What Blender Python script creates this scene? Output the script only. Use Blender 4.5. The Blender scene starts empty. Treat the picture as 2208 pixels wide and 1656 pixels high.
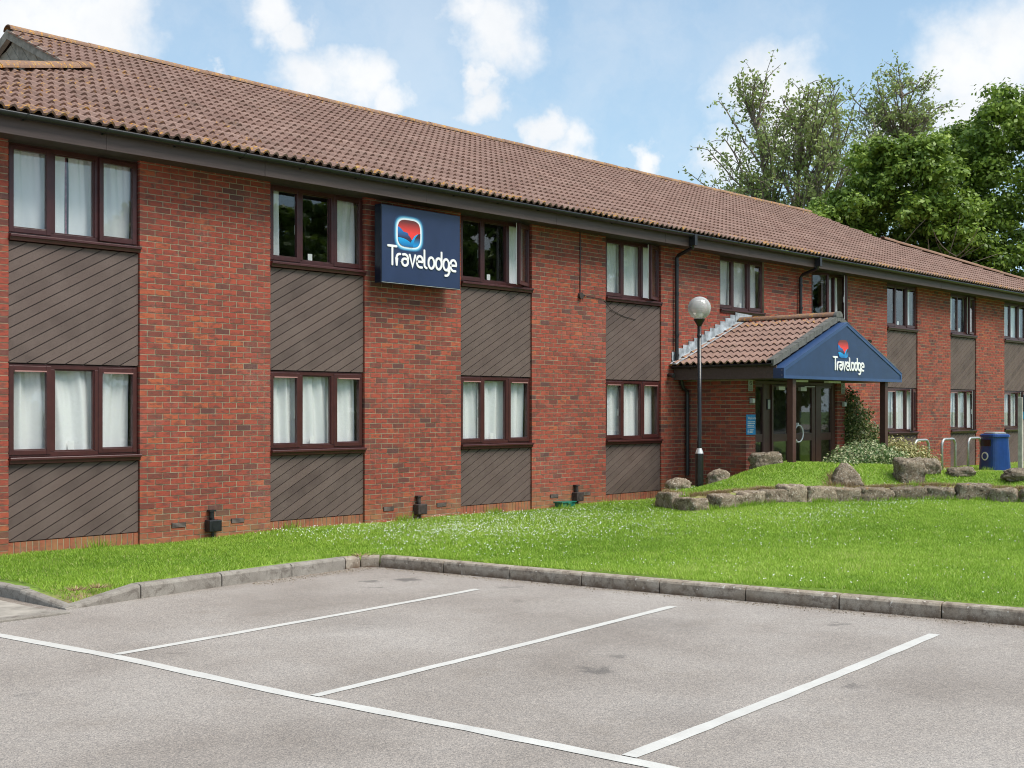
import bpy, math, random
import numpy as np
from mathutils import Vector, Matrix, noise as mnoise

random.seed(11)
rng = np.random.default_rng(5)
scene = bpy.context.scene
col = scene.collection
R = math.radians

# ------------------------------------------------------------------ camera
CAM = (0.0, -14.17, 1.70)
FPX, CX, HY, YAW = 2738.0, 1104.0, 883.0, R(47.65)
cd = bpy.data.cameras.new('camera')
cam = bpy.data.objects.new('camera', cd)
col.objects.link(cam)
cam.location = CAM
cam.rotation_euler = (R(90), 0, -YAW)
cd.sensor_width = 36.0
cd.lens = 36.0 * FPX / 2208.0
cd.shift_y = (HY - 828.0) / 2208.0
cd.clip_start, cd.clip_end = 0.1, 3000.0
scene.camera = cam

# ------------------------------------------------------------------ exposure
scene.view_settings.view_transform = 'Standard'
scene.view_settings.look = 'None'
scene.view_settings.gamma = 1.0
scene.view_settings.use_curve_mapping = False
scene.view_settings.exposure = 0.90
scene.cycles.filter_width = 1.05
scene.cycles.max_bounces = 8
scene.cycles.transparent_max_bounces = 12

# ------------------------------------------------------------------ sun direction
SUN_EL, SUN_FROM = R(57), math.atan2(-1.0, 0.30)       # light comes from the car park side
sdir = Vector((math.cos(SUN_EL) * math.cos(SUN_FROM), math.cos(SUN_EL) * math.sin(SUN_FROM), math.sin(SUN_EL)))
sl = bpy.data.lights.new('sun', 'SUN')
sl.energy, sl.angle, sl.color = 2.35, R(34), (1.0, 0.945, 0.865)
so = bpy.data.objects.new('sun', sl)
col.objects.link(so)
so.rotation_euler = sdir.to_track_quat('Z', 'Y').to_euler()
so.location = (0, -30, 40)


# ------------------------------------------------------------------ node helpers
class NT:
    def __init__(self, tree):
        self.t = tree
        self.n = tree.nodes
        self.l = tree.links

    def new(self, kind, **kw):
        nd = self.n.new(kind)
        for k, v in kw.items():
            setattr(nd, k, v)
        return nd

    def put(self, sock, v):
        if v is None:
            return
        if hasattr(v, 'links') or isinstance(v, bpy.types.NodeSocket):
            self.l.new(v, sock)
        else:
            if isinstance(v, (tuple, list)) and len(v) == 3 and sock.type == 'RGBA':
                v = (*v, 1.0)
            sock.default_value = v

    def math(self, op, a, b=None, c=None, clamp=False):
        nd = self.new('ShaderNodeMath', operation=op, use_clamp=clamp)
        self.put(nd.inputs[0], a)
        self.put(nd.inputs[1], b)
        self.put(nd.inputs[2], c)
        return nd.outputs[0]

    def vmath(self, op, a, b=None, out=0):
        nd = self.new('ShaderNodeVectorMath', operation=op)
        self.put(nd.inputs[0], a)
        self.put(nd.inputs[1], b)
        return nd.outputs[out]

    def noise(self, scale, detail=3, rough=0.55, vec=None, col=False, dist=0.0):
        nd = self.new('ShaderNodeTexNoise')
        nd.inputs['Scale'].default_value = scale
        nd.inputs['Detail'].default_value = detail
        nd.inputs['Roughness'].default_value = rough
        nd.inputs['Distortion'].default_value = dist
        if vec is not None:
            self.l.new(vec, nd.inputs['Vector'])
        return nd.outputs['Color' if col else 'Fac']

    def ramp(self, fac, stops, interp='LINEAR'):
        nd = self.new('ShaderNodeValToRGB')
        cr = nd.color_ramp
        cr.interpolation = interp
        while len(cr.elements) < len(stops):
            cr.elements.new(0.5)
        for e, (p, c) in zip(cr.elements, stops):
            e.position = p
            e.color = (*c, 1) if len(c) == 3 else c
        self.put(nd.inputs[0], fac)
        return nd.outputs[0]

    def mix(self, fac, a, b, mode='MIX'):
        nd = self.new('ShaderNodeMix', data_type='RGBA', blend_type=mode)
        self.put(nd.inputs[0], fac)
        self.put(nd.inputs[6], a)
        self.put(nd.inputs[7], b)
        return nd.outputs[2]

    def rng(self, v, a, b, c=0.0, d=1.0, smooth=False):
        nd = self.new('ShaderNodeMapRange', clamp=True)
        if smooth:
            nd.interpolation_type = 'SMOOTHSTEP'
        self.put(nd.inputs[0], v)
        for i, x in enumerate((a, b, c, d)):
            nd.inputs[i + 1].default_value = x
        return nd.outputs[0]

    def attr(self, name, out='Fac'):
        nd = self.new('ShaderNodeAttribute', attribute_name=name)
        return nd.outputs[out]

    def pos(self):
        return self.new('ShaderNodeNewGeometry').outputs['Position']

    def bump(self, h, strength=0.3, dist=0.01):
        nd = self.new('ShaderNodeBump')
        nd.inputs['Strength'].default_value = strength
        nd.inputs['Distance'].default_value = dist
        self.put(nd.inputs['Height'], h)
        return nd.outputs[0]


def mat(name):
    m = bpy.data.materials.new(name)
    m.use_nodes = True
    t = NT(m.node_tree)
    b = t.n['Principled BSDF']
    return m, t, b


def simple(name, c, rough=0.6, metal=0.0, var=0.12, scale=9.0, bump=0.0, spec=None):
    m, t, b = mat(name)
    n = t.noise(scale, 4, 0.6, t.pos())
    f = t.rng(n, 0.3, 0.7, 1 - var, 1 + var)
    cc = t.mix(1.0, (*c, 1), f, 'MULTIPLY')
    t.put(b.inputs['Base Color'], cc)
    b.inputs['Roughness'].default_value = rough
    b.inputs['Metallic'].default_value = metal
    if spec is not None:
        b.inputs['Specular IOR Level'].default_value = spec
    if bump:
        t.put(b.inputs['Normal'], t.bump(t.noise(scale * 8, 3, 0.6, t.pos()), bump, 0.005))
    return m


# ------------------------------------------------------------------ world
def view_dir(px, py):
    u, v = (px - CX) / FPX, (HY - py) / FPX
    d = Vector((math.sin(YAW) + u * math.cos(YAW), math.cos(YAW) - u * math.sin(YAW), v))
    return d.normalized()


world = bpy.data.worlds.new('World')
scene.world = world
world.use_nodes = True
w = NT(world.node_tree)
bg = w.n['Background']
sky = w.new('ShaderNodeTexSky', sky_type='NISHITA')
sky.sun_disc = False
sky.sun_elevation = SUN_EL
sky.sun_rotation = math.atan2(sdir.x, sdir.y)
sky.air_density = 1.0
sky.dust_density = 1.2
sky.ozone_density = 1.0
gdir = w.new('ShaderNodeTexCoord').outputs['Generated']
dirn = w.vmath('NORMALIZE', gdir)
n1 = w.noise(7.0, 6, 0.6, dirn, col=True)
n2 = w.noise(26.0, 5, 0.62, dirn, col=True)
off = w.vmath('SCALE', w.vmath('SUBTRACT', n1, (0.5, 0.5, 0.5)))
off.node.inputs['Scale'].default_value = 0.10
off2 = w.vmath('SCALE', w.vmath('SUBTRACT', n2, (0.5, 0.5, 0.5)))
off2.node.inputs['Scale'].default_value = 0.045
pd = w.vmath('ADD', w.vmath('ADD', dirn, off), off2)
blobs = [(30, 10, 110), (150, 60, 110), (255, 60, 90), (590, 40, 60), (640, 80, 50), (1000, 20, 70), (1070, 60, 80),
         (1050, 210, 52), (1030, 150, 40), (690, 190, 72), (790, 180, 78), (860, 230, 60), (1180, 285, 48), (1250, 310, 50),
         (1420, 350, 34), (1650, 190, 95), (1690, 270, 80), (1580, 330, 60), (2080, 130, 95), (2180, 100, 100), (2130, 230, 110),
         (480, 190, 24), (250, 120, 50), (1950, 330, 90)]
cur = None
for (bx_, by_, br_) in blobs:
    dv = view_dir(bx_, by_)
    dist = w.vmath('DISTANCE', pd, tuple(dv), out='Value')
    v = w.rng(dist, br_ / FPX * 1.55, br_ / FPX * 0.35, 0, 1, True)
    cur = v if cur is None else w.math('MAXIMUM', cur, v)
# the rest of the sky carries clouds of the same kind
gen = w.rng(w.noise(3.4, 7, 0.58, dirn), 0.50, 0.66, 0, 1, True)
fdot = w.vmath('DOT_PRODUCT', dirn, tuple(view_dir(1104, 400)), out='Value')
gen = w.math('MULTIPLY', gen, w.rng(fdot, 0.92, 0.80, 0, 1, True))
wisp = w.math('MULTIPLY', w.rng(w.noise(5.0, 6, 0.6, pd), 0.42, 0.72, 0, 1, True), 0.30)
cl = w.math('MAXIMUM', w.math('MAXIMUM', cur, gen), wisp)
sepd = w.new('ShaderNodeSeparateXYZ')
w.put(sepd.inputs[0], dirn)
hz = w.rng(sepd.outputs['Z'], 0.0, 0.40, 0.80, 0.25)
tex = w.noise(11.0, 6, 0.6, dirn)
ccol = w.ramp(tex, [(0.3, (5.9, 6.1, 6.35)), (0.62, (6.95, 6.95, 6.95))])
skc = w.mix(1.0, sky.outputs[0], (0.95, 1.07, 1.10, 1), 'MULTIPLY')
skc = w.mix(hz, skc, (4.1, 5.7, 7.0, 1))
base = w.mix(w.math('MULTIPLY', cl, 0.93), skc, ccol)
w.put(bg.inputs['Color'], base)
bg.inputs['Strength'].default_value = 0.080


# ------------------------------------------------------------------ mesh helpers
class MB:
    def __init__(self):
        self.v, self.f, self.t, self.mi, self.li = [], [], [], [], []

    def add(self, verts, faces, tint=0.5, mi=0, li=0.0):
        o = len(self.v)
        self.v.extend(verts)
        for f in faces:
            self.f.append([i + o for i in f])
            self.t.append(tint)
            self.mi.append(mi)
            self.li.append(li)
        return self

    def box(self, x0, x1, y0, y1, z0, z1, tint=0.5, mi=0):
        vs = [(x0, y0, z0), (x1, y0, z0), (x1, y1, z0), (x0, y1, z0), (x0, y0, z1), (x1, y0, z1), (x1, y1, z1), (x0, y1, z1)]
        fs = [(0, 1, 5, 4), (1, 2, 6, 5), (2, 3, 7, 6), (3, 0, 4, 7), (4, 5, 6, 7), (3, 2, 1, 0)]
        return self.add(vs, fs, tint, mi)

    def prism(self, poly, a0, a1, axis='y', tint=0.5, mi=0):
        """poly of 2D points extruded along axis; y: (x,z); z: (x,y); x: (y,z)"""
        def P(p, a):
            return (p[0], a, p[1]) if axis == 'y' else ((p[0], p[1], a) if axis == 'z' else (a, p[0], p[1]))
        n = len(poly)
        vs = [P(p, a0) for p in poly] + [P(p, a1) for p in poly]
        ar = sum(poly[i][0] * poly[(i + 1) % n][1] - poly[(i + 1) % n][0] * poly[i][1] for i in range(n))
        idx = list(range(n))
        fs = [idx, [n + i for i in reversed(idx)]]
        for i in range(n):
            j = (i + 1) % n
            fs.append([i, n + i, n + j, j])
        flip = (ar < 0)
        if axis == 'y':
            flip = not flip
            flip = not flip if a1 < a0 else flip
            flip = not flip
        if axis in ('z', 'x'):
            flip = (ar > 0) if a1 > a0 else (ar < 0)
        if flip:
            fs = [list(reversed(f)) for f in fs]
        return self.add(vs, fs, tint, mi)

    def tube(self, pts, r, n=10, tint=0.5, mi=0, caps=True):
        pts = [Vector(p) for p in pts]
        rs = r if isinstance(r, (list, tuple)) else [r] * len(pts)
        rings = []
        up = Vector((0, 0, 1))
        prev = None
        for i, p in enumerate(pts):
            d = (pts[min(i + 1, len(pts) - 1)] - pts[max(i - 1, 0)]).normalized()
            if prev is None:
                a = d.cross(up)
                if a.length < 1e-3:
                    a = d.cross(Vector((1, 0, 0)))
            else:
                a = prev - d * prev.dot(d)
            a.normalize()
            prev = a
            b = d.cross(a)
            rings.append([tuple(p + (a * math.cos(2 * math.pi * k / n) + b * math.sin(2 * math.pi * k / n)) * rs[i]) for k in range(n)])
        vs = [v for rg in rings for v in rg]
        fs = []
        for i in range(len(rings) - 1):
            for k in range(n):
                fs.append((i * n + k, i * n + (k + 1) % n, (i + 1) * n + (k + 1) % n, (i + 1) * n + k))
        if caps:
            fs.append(list(reversed(range(n))))
            fs.append([(len(rings) - 1) * n + k for k in range(n)])
        return self.add(vs, fs, tint, mi)

    def lathe(self, prof, cx=0, cy=0, n=20, tint=0.5, mi=0):
        vs = [(cx + r * math.cos(2 * math.pi * k / n), cy + r * math.sin(2 * math.pi * k / n), z) for r, z in prof for k in range(n)]
        fs = []
        for i in range(len(prof) - 1):
            for k in range(n):
                fs.append((i * n + k, i * n + (k + 1) % n, (i + 1) * n + (k + 1) % n, (i + 1) * n + k))
        return self.add(vs, fs, tint, mi)

    def mesh(self, name):
        me = bpy.data.meshes.new(name)
        me.from_pydata(self.v, [], self.f)
        a = me.attributes.new('tint', 'FLOAT', 'FACE')
        a.data.foreach_set('value', self.t)
        if any(self.li):
            b = me.attributes.new('lichen', 'FLOAT', 'FACE')
            b.data.foreach_set('value', self.li)
        if any(self.mi):
            me.polygons.foreach_set('material_index', self.mi)
        me.update()
        return me


def link(name, me, mats=None, parent=None, loc=None, smooth=False, **props):
    o = bpy.data.objects.new(name, me)
    col.objects.link(o)
    if mats is not None and me is not None:
        for m in (mats if isinstance(mats, (list, tuple)) else [mats]):
            me.materials.append(m)
    if parent is not None:
        o.parent = parent
    if loc is not None:
        o.location = loc
    if smooth and me is not None:
        me.polygons.foreach_set('use_smooth', [True] * len(me.polygons))
    for k, v in props.items():
        o[k] = v
    return o


def build(mb, name, mats, parent=None, loc=None, smooth=False, bevel=0.0, **props):
    o = link(name, mb.mesh(name), mats, parent, loc, smooth, **props)
    if bevel:
        md = o.modifiers.new('bevel', 'BEVEL')
        md.width = bevel
        md.segments = 2
        md.limit_method = 'ANGLE'
    return o


def thing(name, label, cat, loc=(0, 0, 0), group=None):
    o = bpy.data.objects.new(name, None)
    col.objects.link(o)
    o.location = loc
    o.empty_display_size = 0.2
    o['label'] = label
    o['category'] = cat
    if group:
        o['group'] = group
    return o


def npmesh(name, verts, k, tint=None):
    """verts: (n,k,3) array of separate k-gons"""
    n = len(verts)
    me = bpy.data.meshes.new(name)
    me.vertices.add(n * k)
    me.vertices.foreach_set('co', verts.reshape(-1).astype(np.float32))
    me.loops.add(n * k)
    me.loops.foreach_set('vertex_index', np.arange(n * k, dtype=np.int32))
    me.polygons.add(n)
    me.polygons.foreach_set('loop_start', np.arange(0, n * k, k, dtype=np.int32))
    me.update(calc_edges=True)
    if tint is not None:
        a = me.attributes.new('tint', 'FLOAT', 'FACE')
        a.data.foreach_set('value', tint.astype(np.float32))
    return me


def proj(x, y, z):
    dx, dy = x - CAM[0], y - CAM[1]
    Z = dx * math.sin(YAW) + dy * math.cos(YAW)
    X = dx * math.cos(YAW) - dy * math.sin(YAW)
    if Z < 0.2:
        return (-9999, -9999, Z)
    return (CX + FPX * X / Z, HY - FPX * (z - CAM[2]) / Z, Z)


def inframe(x, y, z, m=0):
    p = proj(x, y, z)
    return p[2] > 0.3 and -m <= p[0] <= 2208 + m and -m <= p[1] <= 1656 + m


# ------------------------------------------------------------------ materials
# brick
M_brick, t, b = mat('brick_red')
p = t.pos()
ti = t.attr('tint')
c0 = t.ramp(ti, [(0.0, (0.105, 0.045, 0.040)), (0.13, (0.175, 0.050, 0.035)), (0.35, (0.275, 0.058, 0.035)),
                 (0.6, (0.325, 0.061, 0.036)), (0.85, (0.365, 0.072, 0.039)), (1.0, (0.400, 0.098, 0.040))])
mot = t.noise(5.5, 3, 0.6, p)
wv = t.vmath('MULTIPLY', p, (1.0, 1.0, 2.6))
c1 = t.mix(t.rng(t.noise(9.0, 2, 0.5, wv), 0.47, 0.64, 0.0, 0.72), c0, (0.115, 0.050, 0.038, 1))
c1 = t.mix(t.rng(mot, 0.55, 0.8, 0.0, 0.35), c1, (0.36, 0.16, 0.12, 1))
c1 = t.mix(1.0, c1, t.rng(t.noise(0.55, 4, 0.6, p), 0.3, 0.7, 0.86, 1.13), 'MULTIPLY')
gr = t.noise(160.0, 2, 0.7, p)
c2 = t.mix(1.0, c1, t.rng(gr, 0.25, 0.75, 0.72, 1.28), 'MULTIPLY')
bl = t.math('MULTIPLY', t.rng(t.noise(0.8, 3, 0.6, p), 0.55, 0.75), t.rng(t.noise(40, 3, 0.6, p), 0.4, 0.7))
c2 = t.mix(t.math('MULTIPLY', bl, 0.30), c2, (0.50, 0.36, 0.30, 1))
sp = t.new('ShaderNodeSeparateXYZ')
t.put(sp.inputs[0], p)
lowm = t.math('MULTIPLY', t.rng(sp.outputs['Z'], 0.46, 0.05), t.rng(t.noise(2.3, 4, 0.6, p), 0.3, 0.62))
c3 = t.mix(t.math('MULTIPLY', lowm, 0.8), c2, t.mix(t.rng(t.noise(14, 3, 0.6, p), 0.35, 0.65), (0.30, 0.15, 0.075, 1), (0.34, 0.20, 0.07, 1)))
t.put(b.inputs['Base Color'], c3)
b.inputs['Roughness'].default_value = 0.88
t.put(b.inputs['Normal'], t.bump(t.noise(120, 4, 0.7, p), 0.5, 0.004))

M_mortar = simple('mortar', (0.32, 0.270, 0.175), 0.95, var=0.28, scale=6, bump=0.3)

# cladding timber
M_board, t, b = mat('board_brown_stain')
p = t.pos()
ti = t.attr('tint')
g = t.noise(1.0, 6, 0.62, t.vmath('MULTIPLY', t.new('ShaderNodeTexCoord').outputs['Object'], (60.0, 60.0, 60.0)))
cb = t.mix(t.rng(ti, 0, 1), (0.075, 0.050, 0.042, 1), (0.125, 0.085, 0.071, 1))
cb = t.mix(t.rng(t.noise(2.2, 4, 0.6, p), 0.35, 0.75), cb, (0.140, 0.100, 0.084, 1))
cb = t.mix(1.0, cb, t.rng(g, 0.25, 0.75, 0.80, 1.2), 'MULTIPLY')
spk = t.rng(t.noise(55, 2, 0.5, p), 0.70, 0.76)
cb = t.mix(spk, cb, (0.03, 0.022, 0.018, 1))
t.put(b.inputs['Base Color'], cb)
b.inputs['Roughness'].default_value = 0.72
t.put(b.inputs['Normal'], t.bump(g, 0.35, 0.004))

M_fascia, t, b = mat('fascia_brown_paint')
p = t.pos()
st = t.vmath('MULTIPLY', p, (2.0, 30.0, 30.0))
cf = t.mix(t.rng(t.noise(1.0, 5, 0.6, st), 0.3, 0.7), (0.064, 0.042, 0.036, 1), (0.098, 0.066, 0.058, 1))
cf = t.mix(t.rng(t.noise(0.5, 4, 0.6, st), 0.68, 0.75), cf, (0.045, 0.032, 0.028, 1))
t.put(b.inputs['Base Color'], cf)
b.inputs['Roughness'].default_value = 0.6
t.put(b.inputs['Normal'], t.bump(t.noise(1.5, 4, 0.6, st), 0.3, 0.004))

M_soffit = simple('soffit_brown', (0.055, 0.038, 0.033), 0.7)
M_frame = simple('window_frame_mahogany', (0.060, 0.017, 0.016), 0.33, var=0.18, scale=14)
M_framed = simple('door_frame_brown', (0.078, 0.034, 0.027), 0.4, var=0.15, scale=10)
M_black = simple('black_plastic', (0.016, 0.017, 0.019), 0.38, var=0.3)
M_blackpaint = simple('black_gloss_paint', (0.012, 0.013, 0.013), 0.22, var=0.3)
M_white = simple('white_plastic', (0.78, 0.78, 0.76), 0.4, var=0.03)
M_card = simple('white_card', (0.85, 0.84, 0.82), 0.7, var=0.03)
M_grey = simple('grey_plastic', (0.42, 0.42, 0.40), 0.5, var=0.08)
M_navy = simple('navy_sign_paint', (0.024, 0.040, 0.094), 0.30, var=0.10, scale=3)
M_navy2 = simple('blue_gable_paint', (0.023, 0.050, 0.120), 0.36, var=0.14, scale=4)
M_navylt = simple('blue_gable_trim', (0.036, 0.078, 0.185), 0.32, var=0.10, scale=4)
M_navydk = simple('navy_sign_casing', (0.008, 0.012, 0.026), 0.3, var=0.1)
M_lead = simple('lead_flashing', (0.36, 0.40, 0.42), 0.55, metal=0.0, var=0.5, scale=7)
M_verge = simple('grey_verge_tile', (0.115, 0.115, 0.102), 0.75, var=0.30, scale=12, bump=0.3)
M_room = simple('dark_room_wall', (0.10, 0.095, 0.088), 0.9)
M_galv = simple('galvanised_steel', (0.44, 0.46, 0.45), 0.42, metal=0.6, var=0.2, scale=30)
M_cyan = simple('cyan_print', (0.012, 0.27, 0.60), 0.45, var=0.04)
M_teal = simple('green_plastic', (0.006, 0.135, 0.095), 0.4, var=0.15)
M_bin = simple('blue_plastic', (0.014, 0.052, 0.205), 0.30, var=0.15, scale=5)
M_wood = simple('weathered_post', (0.47, 0.43, 0.38), 0.8, var=0.2, scale=12, bump=0.3)
M_steel = simple('brushed_steel', (0.68, 0.67, 0.63), 0.3, metal=0.5, var=0.05)

M_glass, t, b = mat('window_glass')
t.n.remove(b)
tr = t.new('ShaderNodeBsdfTransparent')
tr.inputs[0].default_value = (0.965, 0.975, 0.97, 1)
gl = t.new('ShaderNodeBsdfGlossy')
gl.inputs['Roughness'].default_value = 0.012
gl.inputs['Color'].default_value = (0.93, 0.95, 0.96, 1)
gg = t.new('ShaderNodeNewGeometry')
cosv = t.math('ABSOLUTE', t.vmath('DOT_PRODUCT', gg.outputs['Incoming'], gg.outputs['Normal'], out='Value'))
ff = t.math('MULTIPLY_ADD', t.math('POWER', t.math('SUBTRACT', 1.0, cosv), 5.0), 0.94, 0.055, clamp=True)
mx = t.new('ShaderNodeMixShader')
t.put(mx.inputs[0], ff)
t.l.new(tr.outputs[0], mx.inputs[1])
t.l.new(gl.outputs[0], mx.inputs[2])
t.l.new(mx.outputs[0], t.n['Material Output'].inputs[0])

M_net, t, b = mat('net_curtain_white')
p = t.pos()
t.put(b.inputs['Base Color'], t.mix(t.rng(t.noise(260, 2, 0.5, p), 0.3, 0.7), (0.76, 0.76, 0.755, 1), (0.87, 0.87, 0.865, 1)))
b.inputs['Roughness'].default_value = 0.9
b.inputs['Specular IOR Level'].default_value = 0.1

M_drape = simple('striped_drape', (0.30, 0.13, 0.16), 0.9, var=0.5, scale=30)

# roof tile
def tile_material(name, a, c, lich):
    m, t, b = mat(name)
    p = t.pos()
    ti = t.attr('tint')
    base = t.mix(ti, (*a, 1), (*c, 1))
    base = t.mix(t.rng(t.noise(18, 4, 0.65, p), 0.35, 0.7, 0, 0.55), base, (a[0] * 0.72, a[1] * 0.70, a[2] * 0.70, 1))
    base = t.mix(t.rng(t.noise(70, 3, 0.6, p), 0.62, 0.78, 0, 0.6), base, (0.40, 0.33, 0.27, 1))
    base = t.mix(t.rng(t.noise(33, 3, 0.6, p), 0.70, 0.78, 0, 0.9), base, (0.52, 0.47, 0.42, 1))
    li = t.attr('lichen')
    ln = t.noise(16, 4, 0.6, p)
    lm = t.math('ADD', ln, t.math('MULTIPLY', li, 0.175))
    base = t.mix(t.rng(lm, 0.70, 0.78), base, t.mix(t.rng(t.noise(40, 2, 0.5, p), 0.4, 0.6), (0.52, 0.22, 0.04, 1), (0.50, 0.33, 0.10, 1)))
    stn = t.noise(1.0, 4, 0.6, t.vmath('MULTIPLY', p, (2.2, 0.35, 0.35)))
    base = t.mix(t.rng(stn, 0.42, 0.70, 0, 0.28), base, (0.135, 0.095, 0.075, 1))
    gm = t.math('MULTIPLY', t.rng(t.noise(3.0, 4, 0.6, p), 0.55, 0.75), 0.35)
    base = t.mix(gm, base, (0.105, 0.090, 0.062, 1))
    t.put(b.inputs['Base Color'], base)
    b.inputs['Roughness'].default_value = 0.92
    b.inputs['Specular IOR Level'].default_value = 0.2
    t.put(b.inputs['Normal'], t.bump(t.noise(90, 4, 0.7, p), 0.6, 0.006))
    return m


M_tile = tile_material('roof_tile_concrete', (0.245, 0.150, 0.120), (0.365, 0.245, 0.200), 1)
M_ridge = tile_material('ridge_tile_clay', (0.250, 0.145, 0.100), (0.330, 0.215, 0.150), 1)

# asphalt
M_asph, t, b = mat('worn_asphalt')
p = t.pos()
ca = t.ramp(t.noise(0.55, 5, 0.6, p), [(0.3, (0.235, 0.208, 0.183)), (0.5, (0.305, 0.276, 0.248)), (0.72, (0.362, 0.335, 0.307))])
fine = t.noise(120, 3, 0.8, p)
ca = t.mix(1.0, ca, t.ramp(fine, [(0.30, (0.50, 0.50, 0.51)), (0.5, (1.0, 1.0, 1.0)), (0.70, (1.5, 1.47, 1.43))]), 'MULTIPLY')
vor = t.new('ShaderNodeTexVoronoi')
vor.inputs['Scale'].default_value = 125
t.put(vor.inputs['Vector'], p)
stone = t.ramp(vor.outputs['Color'], [(0.2, (0.66, 0.66, 0.67)), (0.8, (1.30, 1.27, 1.23))])
ca = t.mix(0.75, ca, t.mix(1.0, ca, stone, 'MULTIPLY'))
wob = t.vmath('SCALE', t.vmath('SUBTRACT', t.noise(6, 4, 0.6, p, col=True), (0.5, 0.5, 0.5)))
wob.node.inputs['Scale'].default_value = 0.42
pw = t.vmath('ADD', p, wob)
ELL = []
for (ex, ey, er, es) in [(6.95, -8.62, 0.17, 0.55), (7.45, -8.35, 0.13, 0.42), (8.95, -3.95, 0.14, 0.55), (8.7, -4.35, 0.10, 0.5), (9.35, -4.15, 0.16, 0.6),
                         (9.0, -6.05, 0.12, 0.25), (9.9, -8.9, 0.12, 0.40), (5.35, -5.9, 0.10, 0.30), (3.9, -6.4, 0.15, 0.22), (9.62, -5.35, 0.16, 0.35),
                         (7.7, -10.2, 0.10, 0.4), (8.9, -7.9, 0.5, 0.14), (7.2, -5.9, 0.6, 0.12), (6.3, -9.7, 0.5, 0.10)]:
    d = t.vmath('DISTANCE', pw, (ex, ey, -0.13), out='Value')
    ELL.append(t.math('MULTIPLY', t.rng(d, er, er * 0.35, 0, 1, True), es))
s = ELL[0]
for e in ELL[1:]:
    s = t.math('MAXIMUM', s, e)
ca = t.mix(s, ca, (0.055, 0.052, 0.050, 1))
ca = t.mix(t.rng(t.noise(1.7, 6, 0.68, p), 0.58, 0.75, 0, 0.35), ca, (0.20, 0.165, 0.13, 1))
# damp brown dirt that gathers along the kerb foot
sx = t.new('ShaderNodeSeparateXYZ')
t.put(sx.inputs[0], pw)
kx = t.math('SUBTRACT', sx.outputs['X'], t.math('MULTIPLY_ADD', sx.outputs['Y'], -0.135, 9.42))
kd = t.math('MULTIPLY', t.rng(kx, -0.28, 0.06), 0.55)
kd2 = t.math('MULTIPLY', t.rng(sx.outputs['Y'], -3.42, -3.05), 0.5)
kd = t.math('MAXIMUM', kd, kd2)
ca = t.mix(t.math('MULTIPLY', kd, t.rng(t.noise(9, 4, 0.6, p), 0.3, 0.6)), ca, (0.16, 0.118, 0.082, 1))
t.put(b.inputs['Base Color'], ca)
b.inputs['Roughness'].default_value = 0.9
t.put(b.inputs['Normal'], t.bump(vor.outputs['Distance'], 0.5, 0.006))

M_line, t, b = mat('white_line_paint')
p = t.pos()
cln = t.mix(t.rng(t.noise(4, 5, 0.7, p), 0.35, 0.7), (0.50, 0.49, 0.455, 1), (0.60, 0.59, 0.55, 1))
cln = t.mix(t.rng(t.noise(70, 4, 0.8, p), 0.58, 0.68, 0, 0.75), cln, (0.40, 0.385, 0.36, 1))
cln = t.mix(t.rng(t.noise(2.5, 5, 0.7, p), 0.52, 0.75, 0, 0.35), cln, (0.45, 0.42, 0.38, 1))
t.put(b.inputs['Base Color'], cln)
b.inputs['Roughness'].default_value = 0.75
t.put(b.inputs['Normal'], t.bump(t.noise(110, 3, 0.7, p), 0.4, 0.004))

M_kerb, t, b = mat('kerb_concrete')
p = t.pos()
nn = t.new('ShaderNodeNewGeometry').outputs['Normal']
ck = t.mix(t.rng(t.noise(3.5, 5, 0.65, p), 0.3, 0.7), (0.28, 0.225, 0.165, 1), (0.43, 0.38, 0.31, 1))
ck = t.mix(t.rng(t.noise(11, 6, 0.75, p), 0.47, 0.62, 0, 0.8), ck, (0.14, 0.105, 0.078, 1))
ck = t.mix(t.rng(t.noise(24, 2, 0.5, p), 0.67, 0.71), ck, (0.58, 0.54, 0.47, 1))
kn = t.new('ShaderNodeSeparateXYZ')
t.put(kn.inputs[0], p)
ck = t.mix(t.math('MULTIPLY', t.rng(kn.outputs['Z'], -0.055, -0.125), t.rng(t.noise(8, 5, 0.7, p), 0.3, 0.55)), ck, (0.13, 0.085, 0.055, 1))
ck = t.mix(1.0, ck, t.rng(t.noise(130, 2, 0.7, p), 0.25, 0.75, 0.75, 1.25), 'MULTIPLY')
t.put(b.inputs['Base Color'], ck)
b.inputs['Roughness'].default_value = 0.92
t.put(b.inputs['Normal'], t.bump(t.noise(60, 5, 0.7, p), 0.6, 0.008))

M_kerbg, t, b = mat('kerb_concrete_grey')
p = t.pos()
ck = t.mix(t.rng(t.noise(3.0, 5, 0.65, p), 0.3, 0.7), (0.22, 0.195, 0.165, 1), (0.315, 0.29, 0.25, 1))
ck = t.mix(t.rng(t.noise(9, 6, 0.72, p, dist=0.8), 0.50, 0.64, 0, 0.75), ck, (0.125, 0.105, 0.085, 1))
ck = t.mix(1.0, ck, t.rng(t.noise(120, 2, 0.7, p), 0.25, 0.75, 0.78, 1.22), 'MULTIPLY')
t.put(b.inputs['Base Color'], ck)
b.inputs['Roughness'].default_value = 0.92
t.put(b.inputs['Normal'], t.bump(t.noise(60, 5, 0.7, p), 0.6, 0.008))
M_slab = simple('footpath_concrete', (0.34, 0.31, 0.265), 0.92, var=0.30, scale=5, bump=0.5)

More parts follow.
